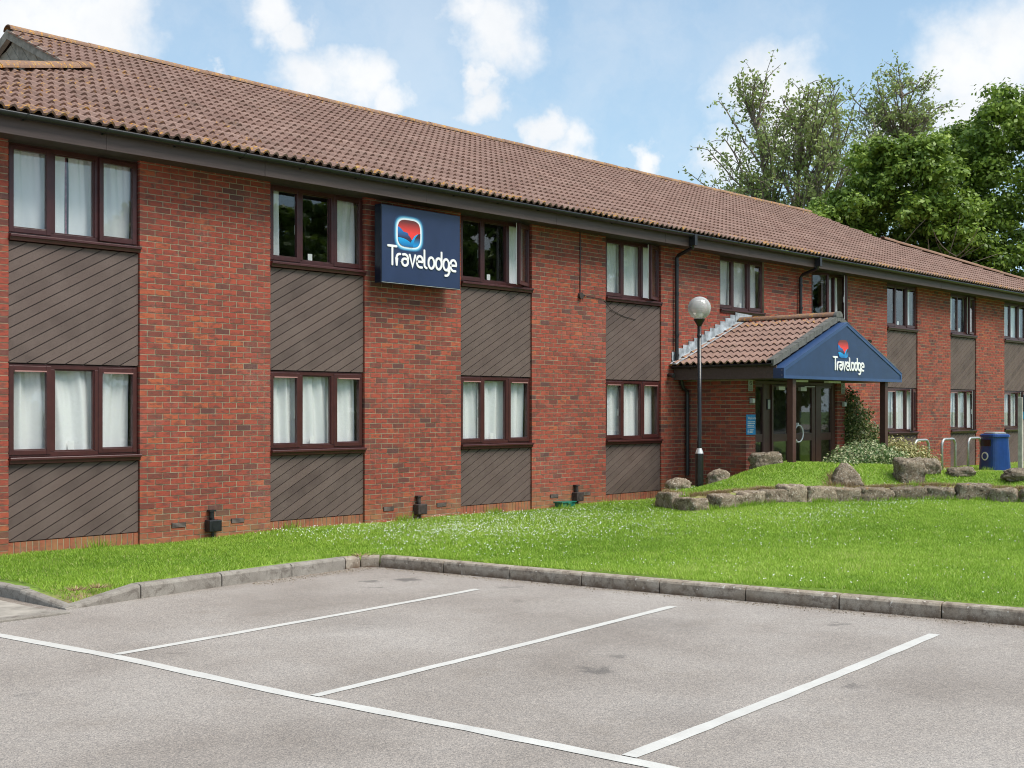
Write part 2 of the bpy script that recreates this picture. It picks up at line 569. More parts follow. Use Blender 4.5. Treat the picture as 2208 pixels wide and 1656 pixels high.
M_stone, t, b = mat('boulder_stone')
p = t.pos()
cs = t.ramp(t.noise(9, 6, 0.7, p), [(0.3, (0.120, 0.088, 0.060)), (0.5, (0.235, 0.185, 0.130)), (0.7, (0.36, 0.30, 0.225))])
cs = t.mix(t.rng(t.noise(30, 4, 0.75, p), 0.54, 0.64, 0, 0.9), cs, (0.50, 0.45, 0.37, 1))
cs = t.mix(t.rng(t.noise(22, 4, 0.75, p, dist=1.0), 0.54, 0.64, 0, 0.85), cs, (0.035, 0.026, 0.018, 1))
cs = t.mix(t.rng(t.noise(4.6, 3, 0.55, p), 0.69, 0.73, 0, 0.9), cs, (0.42, 0.20, 0.03, 1))
cs = t.mix(1.0, cs, t.rng(t.attr('tint'), 0, 1, 0.72, 1.22), 'MULTIPLY')
t.put(b.inputs['Base Color'], cs)
b.inputs['Roughness'].default_value = 0.95
b.inputs['Specular IOR Level'].default_value = 0.15
t.put(b.inputs['Normal'], t.bump(t.noise(38, 6, 0.75, p), 0.9, 0.02))

# vegetation
def leaf_material(name, stops, trans=0.35, rough=0.5):
    m, t, b = mat(name)
    ti = t.attr('tint')
    cc = t.ramp(ti, stops)
    t.put(b.inputs['Base Color'], cc)
    b.inputs['Roughness'].default_value = rough
    b.inputs['Specular IOR Level'].default_value = 0.35
    if trans:
        tl = t.new('ShaderNodeBsdfTranslucent')
        t.put(tl.inputs['Color'], cc)
        ms = t.new('ShaderNodeMixShader')
        ms.inputs[0].default_value = trans
        t.l.new(b.outputs[0], ms.inputs[1])
        t.l.new(tl.outputs[0], ms.inputs[2])
        t.l.new(ms.outputs[0], t.n['Material Output'].inputs[0])
    return m


M_grass = leaf_material('grass_blade', [(0.0, (0.16, 0.29, 0.026)), (0.3, (0.27, 0.43, 0.045)), (0.6, (0.38, 0.54, 0.070)),
                                        (0.88, (0.47, 0.62, 0.12)), (1.0, (0.58, 0.55, 0.25))], 0.3, 0.55)
M_soil, t, b = mat('lawn_soil')
p = t.pos()
cg = t.mix(t.rng(t.noise(1.4, 5, 0.65, p), 0.3, 0.7), (0.150, 0.250, 0.028, 1), (0.210, 0.320, 0.040, 1))
cg = t.mix(t.rng(t.noise(30, 4, 0.7, p), 0.4, 0.7, 0, 0.8), cg, (0.090, 0.140, 0.020, 1))
dr = t.attr('dry')
cg = t.mix(t.math('MULTIPLY', dr, t.rng(t.noise(7, 4, 0.65, p), 0.3, 0.55)), cg, (0.30, 0.205, 0.115, 1))
t.put(b.inputs['Base Color'], cg)
b.inputs['Roughness'].default_value = 0.95
M_far = simple('rough_grass_ground', (0.08, 0.14, 0.03), 0.95, var=0.3, scale=0.3)
M_flower = simple('clover_white', (0.80, 0.82, 0.78), 0.8, var=0.08)
M_leafd = leaf_material('leaf_dense', [(0.0, (0.07, 0.12, 0.02)), (0.35, (0.155, 0.245, 0.034)), (0.7, (0.265, 0.38, 0.055)), (1.0, (0.40, 0.50, 0.11))], 0.3, 0.45)
M_leafs = leaf_material('leaf_sparse', [(0.0, (0.15, 0.17, 0.065)), (0.5, (0.31, 0.38, 0.12)), (1.0, (0.44, 0.52, 0.18))], 0.35, 0.5)
M_leafr = leaf_material('leaf_shrub_dark', [(0.0, (0.030, 0.058, 0.018)), (0.5, (0.10, 0.15, 0.036)), (0.75, (0.20, 0.22, 0.07)), (1.0, (0.50, 0.46, 0.24))], 0.2, 0.45)
M_leafv = leaf_material('leaf_variegated', [(0.0, (0.035, 0.085, 0.018)), (0.4, (0.100, 0.180, 0.045)), (0.6, (0.38, 0.42, 0.22)), (1.0, (0.62, 0.60, 0.36))], 0.25, 0.5)
M_leafy = leaf_material('leaf_yellow', [(0.0, (0.10, 0.12, 0.03)), (0.35, (0.32, 0.31, 0.11)), (0.65, (0.46, 0.42, 0.18)), (1.0, (0.64, 0.58, 0.32))], 0.25, 0.5)
M_bark = simple('tree_bark', (0.19, 0.145, 0.115), 0.9, var=0.3, scale=4)

# ------------------------------------------------------------------ ground shapes
KERB_Z = -0.13
RING = [(20.4, -0.75), (18.3, -1.05), (17.22, -1.85), (16.92, -2.62), (17.30, -2.90), (17.88, -2.96), (19.02, -3.16), (19.94, -3.53),
        (20.69, -4.02), (21.45, -4.52), (21.88, -5.17), (21.95, -6.06), (22.6, -7.3), (24.5, -9.2), (40.0, -13.0)]
CREST = [(1400, 1085), (1440, 1066), (1500, 1052), (1560, 1038), (1600, 1022), (1650, 1008), (1700, 1002), (1800, 1002), (1900, 1006), (1960, 1014),
         (2050, 1023), (2150, 1021), (2300, 1018)]
RA = np.array(RING)


def ring_dist(X, Y):
    best = np.full(X.shape, 1e9)
    sign = np.ones(X.shape)
    for i in range(len(RA) - 1):
        a, bb = RA[i], RA[i + 1]
        d = bb - a
        L2 = (d ** 2).sum()
        tt = np.clip(((X - a[0]) * d[0] + (Y - a[1]) * d[1]) / L2, 0, 1)
        qx, qy = a[0] + tt * d[0], a[1] + tt * d[1]
        ds = np.hypot(X - qx, Y - qy)
        cr = d[0] * (Y - a[1]) - d[1] * (X - a[0])
        upd = ds < best - 1e-9
        best = np.where(upd, ds, best)
        sign = np.where(upd, np.sign(cr), sign)
    return best * sign


def sstep(a, b_, x):
    q = np.clip((x - a) / (b_ - a), 0, 1)
    return q * q * (3 - 2 * q)


def ground_h(X, Y):
    X = np.asarray(X, float)
    Y = np.asarray(Y, float)
    h0 = 0.10 * sstep(13.5, 18.0, X) * sstep(-0.3, -1.6, Y) + 0.05 * sstep(26.0, 30.0, X)
    lump = 0.012 * np.sin(X * 1.9 + Y * 0.7) + 0.010 * np.sin(Y * 2.3 - X * 0.9)
    tt = ring_dist(X, Y)
    dx, dy = X - CAM[0], Y - CAM[1]
    Z = dx * math.sin(YAW) + dy * math.cos(YAW)
    PX = CX + FPX * (dx * math.cos(YAW) - dy * math.sin(YAW)) / np.maximum(Z, 1)
    yc = np.interp(PX, [c[0] for c in CREST], [c[1] for c in CREST])
    zc = CAM[2] - (yc - HY) * np.clip(Z, 20, 24.0) / FPX
    zc = np.clip(zc, 0.2, 0.80)
    e = 0.22
    up = (h0 + e) + (zc - h0 - e) * sstep(0.15, 1.25, tt)
    dn = sstep(2.7, 1.5, tt)
    inside = np.where(tt < 1.5, up, 0.12 + (up - 0.12) * dn)
    h = np.where(tt > 0.05, inside, h0 + e * sstep(-0.10, 0.05, tt))
    # keep clear of the walls
    h = np.where((Y > -1.0) & (tt > 0), np.minimum(h, 0.16 + 0.25 * sstep(-0.1, -1.0, Y)), h)
    return h + lump + 0.014


def kerb_x(y):     # inner (lawn) edge of the right hand kerb
    ys = [-30, -10.1, -6.6, -3.0, -2.9]
    xs = [14.2, 10.90, 10.36, 9.92, 9.90]
    return np.interp(y, ys, xs)


def lawn_front(x):  # y of the front kerb for the left part
    return np.interp(x, [5.9, 6.66, 7.7, 9.75], [-3.30, -3.20, -3.06, -2.88])


# ------------------------------------------------------------------ ground sheets
g = MB()
g.add([(-900, -900, -0.30), (900, -900, -0.30), (900, 900, -0.30), (-900, 900, -0.30)], [(0, 1, 2, 3)])
build(g, 'ground', M_far, kind='structure')
g = MB()
g.box(-60, 140, -70, -0.5, -0.29, KERB_Z)
build(g, 'car_park', M_asph, kind='structure')

# lawn (one sheet made of two grids)
lv, lf, ldry = [], [], []


def grid(us, vs, fn):
    o = len(lv)
    for v in vs:
        for u in us:
            lv.append(fn(u, v))
    nu = len(us)
    for j in range(len(vs) - 1):
        for i in range(nu - 1):
            lf.append((o + j * nu + i, o + j * nu + i + 1, o + (j + 1) * nu + i + 1, o + (j + 1) * nu + i))


ys = np.concatenate([np.arange(-30, -12, 1.0), np.arange(-12, 0.31, 0.13)])
xs = np.concatenate([[-0.012], np.linspace(0.0, 20, 155), np.linspace(20.6, 90, 60)])
pts = [(float(kerb_x(y)) + 0.06 + u, y) for y in ys for u in xs]
hh = ground_h([q[0] for q in pts], [q[1] for q in pts])
k = [0]


def fnB(u, v):
    i = k[0]
    k[0] += 1
    return (pts[i][0], pts[i][1], float(hh[i]) if u > -0.001 else -0.10)


grid(list(xs), list(ys), fnB)
xa = np.linspace(5.885, 9.99, 34)
va = np.concatenate([[-0.004], np.linspace(0, 1, 26)])
ptsA = []
for v in va:
    for x in xa:
        y0 = float(lawn_front(x)) + 0.04
        ptsA.append((x, y0 + v * (0.3 - y0)))
ha = ground_h([q[0] for q in ptsA], [q[1] for q in ptsA])
k[0] = 0


def fnA(u, v):
    i = k[0]
    k[0] += 1
    x, y = ptsA[i]
    low = 0.10 * (1 - sstep(5.95, 7.0, x)) * (1 - sstep(-3.3, -2.2, y)) + 0.03 * (1 - sstep(5.9, 6.1, x))
    return (x, y, float(ha[i]) - float(low) if v > -0.001 else -0.10)


grid(list(xa), list(va), fnA)
me = bpy.data.meshes.new('lawn')
me.from_pydata(lv, [], lf)
co = np.array(lv)
rd = ring_dist(co[:, 0], co[:, 1])
dry = np.clip(1 - np.abs(rd - 0.12) / 0.28, 0, 1) * 0.9
dry = np.maximum(dry, np.clip(1 + (co[:, 1] + 0.05) / 0.22, 0, 1) * 0.9)
dry = np.maximum(dry, np.clip(1 - np.hypot(co[:, 0] - 6.1, co[:, 1] + 3.1) / 0.6, 0, 1))
a = me.attributes.new('dry', 'FLOAT', 'POINT')
a.data.foreach_set('value', dry.astype(np.float32))
lawn = link('lawn', me, M_soil, smooth=True, kind='structure')

# grass blades
NB = 900000
bx = rng.uniform(5.95, 42, NB * 4)
by = rng.uniform(-14.5, 0.0, NB * 4)
dx, dy = bx - CAM[0], by - CAM[1]
Z = dx * math.sin(YAW) + dy * math.cos(YAW)
PX = CX + FPX * (dx * math.cos(YAW) - dy * math.sin(YAW)) / np.maximum(Z, 1)
ok = (PX > -400) & (PX < 3100)
ok &= (PX < 2290) | (rng.uniform(0, 1, len(bx)) < 0.6)
ok &= ((bx > kerb_x(by) + 0.07) | ((bx < 9.95) & (by > lawn_front(bx) + 0.05)))
ok &= ~((bx > 20.45) & (bx < 24.6) & (by > -1.5))
ok &= rng.uniform(0, 1, len(bx)) < np.clip((15.0 / np.maximum(Z, 1)) ** 1.6, 0, 1)
rdb = ring_dist(bx, by)
ok &= ~((np.abs(rdb - 0.02) < 0.12) & (by > -9))
dryp = np.maximum(np.clip(1 - np.abs(rdb - 0.25) / 0.25, 0, 1) * 0.8, np.clip(1 + by / 0.16, 0, 1) * 0.8)
dryp = np.maximum(dryp, np.clip(1 - np.hypot(bx - 6.05, by + 3.1) / 0.45, 0, 1))
ok &= rng.uniform(0, 1, len(bx)) > dryp * 0.92
bx, by, Z = bx[ok][:NB], by[ok][:NB], Z[ok][:NB]
n = len(bx)
low = 0.10 * (1 - sstep(5.95, 7.0, bx)) * (1 - sstep(-3.3, -2.2, by))
bz = ground_h(bx, by) - np.where(bx < 9.9, low, 0)
ang = rng.uniform(0, 2 * np.pi, n)
pat = 0.5 + 0.5 * np.sin(bx * 3.1 + 1.7 * np.sin(by * 2.3)) * np.sin(by * 3.7 + 1.3 * np.sin(bx * 1.9))
hgt = rng.uniform(0.016, 0.034, n) * (0.8 + 0.5 * pat) * (1 + 0.012 * Z)
wd = rng.uniform(0.003, 0.006, n) * (np.maximum(Z, 6) / 11.0)
lean = rng.normal(0, 0.020, (n, 2))
wx, wy = np.cos(ang) * wd, np.sin(ang) * wd
V = np.empty((n, 3, 3))
V[:, 0] = np.stack([bx - wx, by - wy, bz - 0.004], 1)
V[:, 1] = np.stack([bx + wx, by + wy, bz - 0.004], 1)
V[:, 2] = np.stack([bx + lean[:, 0], by + lean[:, 1], bz + hgt], 1)
pat2 = np.sin(bx * 0.55 + 1.3 * np.sin(by * 0.8)) * np.sin(by * 0.75 + 0.9 * np.sin(bx * 0.5 + 2))
pat3 = np.sin(bx * 7.3 + 2 * np.sin(by * 5.1)) * np.sin(by * 8.1 + 1.5 * np.sin(bx * 4.7))
tint = np.clip(0.40 + 0.16 * pat2 + 0.10 * pat3 + 0.20 * (pat - 0.5) + rng.normal(0, 0.16, n) + 0.10 * np.sin(bx * 0.7 + by * 0.9) + 0.012 * (bx - 12), 0, 0.96)
tint = np.where(rng.uniform(0, 1, n) < 0.03, 1.0, tint)
link('grass', npmesh('grass', V, 3, tint), M_grass, kind='stuff', label='short bright green mown lawn grass', category='grass')
# long tufts against stones and walls
def tufts(cs, name_tint=0.45):
    out = []
    for (tx, ty, nn_, rr, hh_) in cs:
        a = rng.uniform(0, 2 * np.pi, nn_)
        r_ = np.abs(rng.normal(0, rr, nn_))
        x_, y_ = tx + np.cos(a) * r_, ty + np.sin(a) * r_ * 0.6
        z_ = ground_h(x_, y_)
        w_ = rng.uniform(0.004, 0.009, nn_)
        b_ = rng.uniform(0, 2 * np.pi, nn_)
        q = np.empty((nn_, 3, 3))
        q[:, 0] = np.stack([x_ - np.cos(b_) * w_, y_ - np.sin(b_) * w_, z_ - 0.01], 1)
        q[:, 1] = np.stack([x_ + np.cos(b_) * w_, y_ + np.sin(b_) * w_, z_ - 0.01], 1)
        q[:, 2] = np.stack([x_ + np.cos(a) * 0.05, y_ + np.sin(a) * 0.05, z_ + rng.uniform(0.5, 1.0, nn_) * hh_], 1)
        out.append(q)
    return np.concatenate(out)


tl = []
for i in range(2, len(RING) - 3):
    for _ in range(7):
        f = random.random()
        tl.append((RING[i][0] * (1 - f) + RING[i + 1][0] * f - 0.10, RING[i][1] * (1 - f) + RING[i + 1][1] * f - 0.18, 45, 0.10, 0.12))
for q in [(10.9, -0.05), (13.0, -0.08), (16.3, -0.5), (16.9, -0.9), (15.0, -0.1), (8.0, -0.1), (20.0, -3.55), (21.3, -4.35), (31.9, -1.4), (33.0, -1.6)]:
    tl.append((q[0], q[1], 90, 0.13, 0.15))
tv = tufts(tl)
link('grass_tufts', npmesh('grass_tufts', tv, 3, np.clip(rng.normal(0.35, 0.2, len(tv)), 0, 1)), M_grass, kind='stuff',
     label='longer grass tufts along stones and wall foot', category='grass')
M_dry = leaf_material('dry_grass_blade', [(0.0, (0.20, 0.13, 0.065)), (0.5, (0.36, 0.25, 0.13)), (1.0, (0.52, 0.42, 0.25))], 0.2, 0.8)
tl = []
for i in range(2, len(RING) - 3):
    for _ in range(9):
        f = random.random()
        tl.append((RING[i][0] * (1 - f) + RING[i + 1][0] * f + 0.14, RING[i][1] * (1 - f) + RING[i + 1][1] * f + 0.16, 90, 0.09, 0.07))
for q in [(20.45, -3.45), (20.62, -3.5), (20.3, -3.3), (20.55, -3.2), ]:
    tl.append((q[0], q[1], 240, 0.13, 0.11))
for q in [(6.05, -3.12), (6.3, -3.08), (9.72, -2.90)]:
    tl.append((q[0], q[1], 60, 0.09, 0.035))
tv = tufts(tl)
link('dry_grass', npmesh('dry_grass', tv, 3, np.clip(rng.normal(0.5, 0.25, len(tv)), 0, 1)), M_dry, kind='stuff',
     label='dead brown grass behind the stone edging', category='grass')
# clover flowers
NF = 4600
fx = rng.uniform(9.9, 24, NF * 5)
fy = rng.uniform(-10, -0.05, NF * 5)
pf = 0.5 + 0.5 * np.sin(fx * 0.9 + 2.0 * np.sin(fy * 0.8 + 1.0)) * np.cos(fy * 1.1 + 0.4 * fx)
dens = np.exp(-((fx - 13.2) / 2.6) ** 2 - ((fy + 1.9) / 1.7) ** 2) * 1.0 + 0.20 * pf ** 2 + 0.35 * np.exp(-((fx - 17.5) / 1.8) ** 2 - ((fy + 4.6) / 0.7) ** 2)
ok = (rng.uniform(0, 1, len(fx)) < dens) & (fx > kerb_x(fy) + 0.2)
ok &= ~((fx > 20.4) & (fx < 24.6) & (fy > -1.5))
fx, fy = fx[ok][:NF], fy[ok][:NF]
nf = len(fx)
fz = ground_h(fx, fy) + rng.uniform(0.035, 0.055, nf)
fr_ = rng.uniform(0.005, 0.0105, nf)
oct_ = np.array([(1, 0, 0), (0, 1, 0), (-1, 0, 0), (0, -1, 0), (0, 0, 1)])
tr_ = [(0, 1, 4), (1, 2, 4), (2, 3, 4), (3, 0, 4)]
V = np.empty((nf, 4, 3, 3))
C = np.stack([fx, fy, fz], 1)
for i, tq in enumerate(tr_):
    for j, q in enumerate(tq):
        V[:, i, j] = C + oct_[q] * fr_[:, None]
link('clover_flowers', npmesh('clover_flowers', V.reshape(-1, 3, 3), 3), M_flower, kind='stuff', label='tiny white clover flowers scattered in the lawn', category='flowers')

# footpath at the left edge
g = MB()
g.box(-2.0, 5.66, -3.42, 0.1, -0.28, -0.118)
fp = build(g, 'footpath', M_slab, kind='structure')
for i in range(3):
    g = MB()
    g.box(5.74 - (i + 1) * 0.915 + 0.008, 5.74 - i * 0.915, -3.585, -3.43, -0.25, -0.108 + 0.002 * i)
    build(g, 'edging_stone', M_kerbg, fp, bevel=0.008)

# ------------------------------------------------------------------ kerb
g = MB()
g.box(9.75, 9.95, -2.95, -2.75, -0.28, -0.06)
kerb = build(g, 'kerb', M_kerb, kind='structure')


def kerb_stone(a, b_, zt0, zt1, m, wdt=0.125, gap=0.006):
    a, b_ = Vector((*a, 0)), Vector((*b_, 0))
    d = (b_ - a).normalized()
    nrm = Vector((-d.y, d.x, 0))           # towards the lawn
    a2, b2 = a + d * gap, b_ - d * gap
    jt = random.uniform(-0.004, 0.004)
    prof = lambda zt: [(jt, -0.28), (wdt, -0.28), (wdt, zt), (0.035, zt + 0.0), (0.012, zt - 0.010), (jt, zt - 0.030)]
    vs = []
    for q, zt in ((a2, zt0), (b2, zt1)):
        for (o_, z_) in prof(zt):
            vv = q + nrm * o_
            vs.append((vv.x, vv.y, z_))
    n_ = 6
    fs = [list(range(n_)), [n_ + i for i in reversed(range(n_))]]
    for i in range(n_):
        fs.append([i, n_ + i, n_ + (i + 1) % n_, (i + 1) % n_])
    fs = [list(reversed(f)) for f in fs]
    q = MB()
    q.add(vs, fs, random.random())
    return build(q, 'kerb_stone', m, kerb, bevel=0.004)


# left run, parallel to the building; first stone is dropped
kl = [((5.82, -3.36), (6.66, -3.24), -0.112, 0.012), ((6.66, -3.24), (7.68, -3.11), 0.012, 0.008), ((7.68, -3.11), (8.64, -3.04), 0.008, 0.010),
      ((8.64, -3.04), (9.46, -2.97), 0.010, 0.006)]
for a_, b_, z0, z1 in kl:
    kerb_stone(a_, b_, z0, z1, M_kerbg)
kerb_stone((9.46, -2.97), (9.70, -2.955), 0.006, 0.0, M_kerb)
kerb_stone((9.70, -2.955), (9.845, -3.11), 0.0, 0.006, M_kerb, 0.10, 0.002)
# right run, towards the camera
kp = [(9.85, -3.12)]
yy = -3.12
while yy > -14:
    yy -= 0.915 * 0.99
    kp.append((float(kerb_x(yy)) - 0.06, yy))
for i in range(len(kp) - 1):
    kerb_stone(kp[i], kp[i + 1], 0.008, 0.008, M_kerb)
# path side kerb running back to the building
for i in range(4):
    y0 = -3.34 + i * 0.84
    kerb_stone((5.80, y0 + 0.84), (5.82, y0), -0.01 if i else -0.02, -0.01 if i else -0.10, M_kerbg, 0.10)

# grit and crumbs gathered at the kerb foot
gp = []
for i in range(2600):
    if random.random() < 0.72:
        y_ = random.uniform(-12.5, -3.1)
        x_ = float(kerb_x(y_)) - 0.07 - abs(random.gauss(0, 0.10))
    else:
        x_ = random.uniform(8.0, 9.75)
        y_ = float(lawn_front(x_)) - 0.10 - abs(random.gauss(0, 0.12))
    gp.append((x_, y_))
gp = np.array(gp)
ng = len(gp)
gs = rng.uniform(0.003, 0.009, ng)
Vg = np.empty((ng, 4, 3, 3))
Cg = np.stack([gp[:, 0], gp[:, 1], np.full(ng, KERB_Z + 0.002)], 1)
tet = np.array([(1, 0, 0), (-0.5, 0.87, 0), (-0.5, -0.87, 0), (0, 0, 0.8)])
for i, tq in enumerate([(0, 1, 3), (1, 2, 3), (2, 0, 3), (0, 2, 1)]):
    for j, q in enumerate(tq):
        Vg[:, i, j] = Cg + tet[q] * gs[:, None]
M_grit = leaf_material('grit', [(0.0, (0.10, 0.075, 0.05)), (0.5, (0.27, 0.20, 0.13)), (1.0, (0.55, 0.50, 0.42))], 0, 0.9)
link('grit', npmesh('grit', Vg.reshape(-1, 3, 3), 3, np.repeat(rng.uniform(0, 1, ng), 4)), M_grit, kind='stuff',
     label='loose grit and crumbs along the foot of the kerb', category='grit')

# ------------------------------------------------------------------ parking lines
def line(name, pts, wd0, lab):
    vs = []
    n_ = len(pts)
    for i, q in enumerate(pts):
        d = (Vector(pts[min(i + 1, n_ - 1)]) - Vector(pts[max(i - 1, 0)])).normalized()
        nr = Vector((-d.y, d.x))
        for s_ in (-1, 1):
            e_ = random.uniform(-0.006, 0.006)
            vs.append((q[0] + nr.x * s_ * (wd0 / 2 + e_), q[1] + nr.y * s_ * (wd0 / 2 + e_), KERB_Z + 0.004))
    fs = [(2 * i + 1, 2 * i, 2 * i + 2, 2 * i + 3) for i in range(n_ - 1)]
    q = MB()
    q.add(vs, fs)
    return build(q, name, M_line, kind='structure', label=lab)


def lerp_pts(a, b_, n_, wob_=0.0):
    return [(a[0] + (b_[0] - a[0]) * i / n_, a[1] + (b_[1] - a[1]) * i / n_ + wob_ * math.sin(math.pi * i / n_)) for i in range(n_ + 1)]


LX = [(4.70, -3.62), (4.80, -4.17), (4.96, -5.6), (5.07, -7.74), (5.21, -9.1), (5.30, -10.29), (5.42, -12.2)]
cross = []
for i in range(len(LX) - 1):
    cross += lerp_pts(LX[i], LX[i + 1], 8)[:-1]
cross.append(LX[-1])
line('parking_line', cross, 0.105, 'long white line across the fronts of the bays')
line('parking_line', lerp_pts((5.02, -5.60), (9.31, -5.21), 24, -0.02), 0.085, 'white bay line farthest from the camera')
line('parking_line', lerp_pts((5.14, -7.78), (9.72, -7.33), 24, -0.02), 0.085, 'middle white bay line')
line('parking_line', lerp_pts((5.36, -10.12), (9.95, -9.75), 24, -0.02), 0.095, 'white bay line nearest the camera on the right')

# ------------------------------------------------------------------ hotel building
hotel = thing('hotel_building', 'two storey red brick hotel with brown tiled roof and dark diagonal boarding', 'building', (20, 3, 0))
HO = Vector((20, 3, 0))


def bchild(mb, name, mats, parent=None, **kw):
    o = build(mb, name, mats, parent or hotel, **kw)
    if parent is None:
        o.location = -HO
    return o


BX = lambda k: 6.92 + 3.7125 * k
BW = 1.70
X0, X1 = 4.95, 44.6
TOP = 4.86
CH = 0.075
bays = list(range(0, 10))
panel_bays = [0, 1, 2, 3, 6, 7, 8, 9]
win_up = list(range(0, 10))


def rows(x0, x1, z0, z1, opens=(), phase=0.0, ends=True):
    out = []
    r0, r1 = int(round(z0 / CH)), int(math.floor(z1 / CH + 1e-6))
    for r in range(r0, r1):
        za, zb = r * CH, r * CH + 0.0635
        x = x0 + phase
        first = True
        offs = 0.1125 if r % 2 else 0.0
        cuts = [x0]
        c = x0 + offs if offs else x0 + 0.225
        while c < x1 - 0.06:
            cuts.append(c)
            c += 0.225
        cuts.append(x1 + 0.01)
        for i in range(len(cuts) - 1):
            a_, b_ = cuts[i], cuts[i + 1] - 0.012
            segs = [(a_, b_)]
            for (oa, ob, oz0, oz1) in opens:
                if zb > oz0 + 0.01 and za < oz1 - 0.01:
                    ns = []
                    for (s0, s1) in segs:
                        if s1 <= oa or s0 >= ob:
                            ns.append((s0, s1))
                        else:
                            if s0 < oa - 0.03:
                                ns.append((s0, oa - 0.003))
                            if s1 > ob + 0.03:
                                ns.append((ob + 0.003, s1))
                    segs = ns
            for s0, s1 in segs:
                if s1 - s0 > 0.02:
                    out.append((s0, s1, za, zb))
    return out


def brick_tint():
    r_ = random.random()
    if r_ < 0.06:
        return random.uniform(0.0, 0.14)
    if r_ < 0.30:
        return random.uniform(0.14, 0.42)
    if r_ < 0.90:
        return random.uniform(0.42, 0.8)
    return random.uniform(0.8, 1.0)


def emit_bricks(bricks, parent, off, limit=300, depth=0.10):
    """bricks: list of (origin(x,y,z), dir 'x' or 'y', length, height)"""
    sc = []
    for q in bricks:
        (ox, oy, oz), dr, L, H_ = q
        cxm, cym = (ox + L / 2, oy) if dr == 'x' else (ox, oy - L / 2)
        p_ = proj(cxm, cym, oz + H_ / 2)
        vis = -5 < p_[0] < 2213 and 0 < p_[1] < 1656 and p_[2] > 1
        e0 = proj(ox, oy, oz)
        e1 = proj(*((ox + L, oy, oz) if dr == 'x' else (ox, oy - L, oz)))
        wpx = abs(e1[0] - e0[0]) * (H_ * FPX / max(p_[2], 1))
        sc.append(wpx if vis else 0)
    order = sorted(range(len(bricks)), key=lambda i: -sc[i])
    ind = set(i for i in order[:limit] if sc[i] > 0)
    cache = {}
    bulk = MB()
    for i, q in enumerate(bricks):
        (ox, oy, oz), dr, L, H_ = q
        jit = random.uniform(-0.002, 0.002)
        if i in ind:
            key = (dr, round(L, 3), round(H_, 3), random.randrange(10))
            if key not in cache:
                m_ = MB()
                c_ = 0.003
                Lk = round(L, 3)
                if dr == 'x':
                    m_.prism([(c_, 0), (Lk - c_, 0), (Lk, c_), (Lk, H_ - c_), (Lk - c_, H_), (c_, H_), (0, H_ - c_), (0, c_)], 0, depth, 'y', brick_tint())
                else:
                    m_.prism([(-c_, 0), (-Lk + c_, 0), (-Lk, c_), (-Lk, H_ - c_), (-Lk + c_, H_), (-c_, H_), (0, H_ - c_), (0, c_)], 0, depth, 'x', brick_tint())
                me_ = m_.mesh('brick')
                me_.materials.append(M_brick)
                cache[key] = me_
            o = bpy.data.objects.new('brick', cache[key])
            col.objects.link(o)
            o.parent = parent
            o.location = Vector((ox, oy, oz)) - off + (Vector((0, jit, 0)) if dr == 'x' else Vector((jit, 0, 0)))
        else:
            tn = brick_tint()
            if dr == 'x':
                bulk.box(ox, ox + L, oy + jit, oy + depth, oz, oz + H_, tn)
            elif dr == 'y':
                bulk.box(ox + jit, ox + depth, oy - L, oy, oz, oz + H_, tn)
    o = link('brick_courses', bulk.mesh('brick_courses'), M_brick, parent, tuple(-off), kind='stuff')
    return o


allb = []
mort = MB()
wall_spans = [(X0, BX(0))]
for kk in range(0, 3):
    wall_spans.append((BX(kk) + BW, BX(kk + 1)))
wall_spans.append((BX(3) + BW, BX(6)))
for kk in range(6, 9):
    wall_spans.append((BX(kk) + BW, BX(kk + 1)))
wall_spans.append((BX(9) + BW, X1))
UW0, UW1 = 3.66, TOP
for (a_, b_) in wall_spans:
    opens = []
    if a_ < BX(4) < b_:
        opens = [(BX(4), BX(4) + BW, UW0, 6.0), (BX(5), BX(5) + BW, UW0, 6.0), (20.95, 24.1, -1, 2.3)]
    for (s0, s1, z0, z1) in rows(a_, b_, 0.0, TOP + 0.07, opens):
        allb.append(((s0, 0.0, z0), 'x', s1 - s0, z1 - z0))
    m0, m1 = a_ + 0.007, b_ - 0.007
    if opens:
        segs = [(m0, BX(4) + 0.003, 0, TOP), (BX(4) + 0.003, BX(4) + BW - 0.003, 0, UW0 - 0.01), (BX(4) + BW - 0.003, BX(5) + 0.003, 0, TOP),
                (BX(5) + 0.003, BX(5) + BW - 0.003, 0, UW0 - 0.01), (BX(5) + BW - 0.003, m1, 0, TOP)]
        for q in segs:
            mort.box(q[0], q[1], 0.0045, 0.28, -0.3, q[3])
    else:
        mort.box(m0, m1, 0.0045, 0.28, -0.3, TOP)
# ends and back of the shell
mort.box(X0, X0 + 0.28, 0.281, 10.0, -0.3, TOP)
mort.box(X1 - 0.28, X1, 0.281, 10.0, -0.3, TOP)
mort.box(X0 + 0.281, X1 - 0.281, 9.7, 10.0, -0.3, TOP)
bchild(mort, 'wall', M_mortar)
emit_bricks(allb, hotel, HO)

# soldier courses, cladding panels and boards
BOARD_Y = 0.028


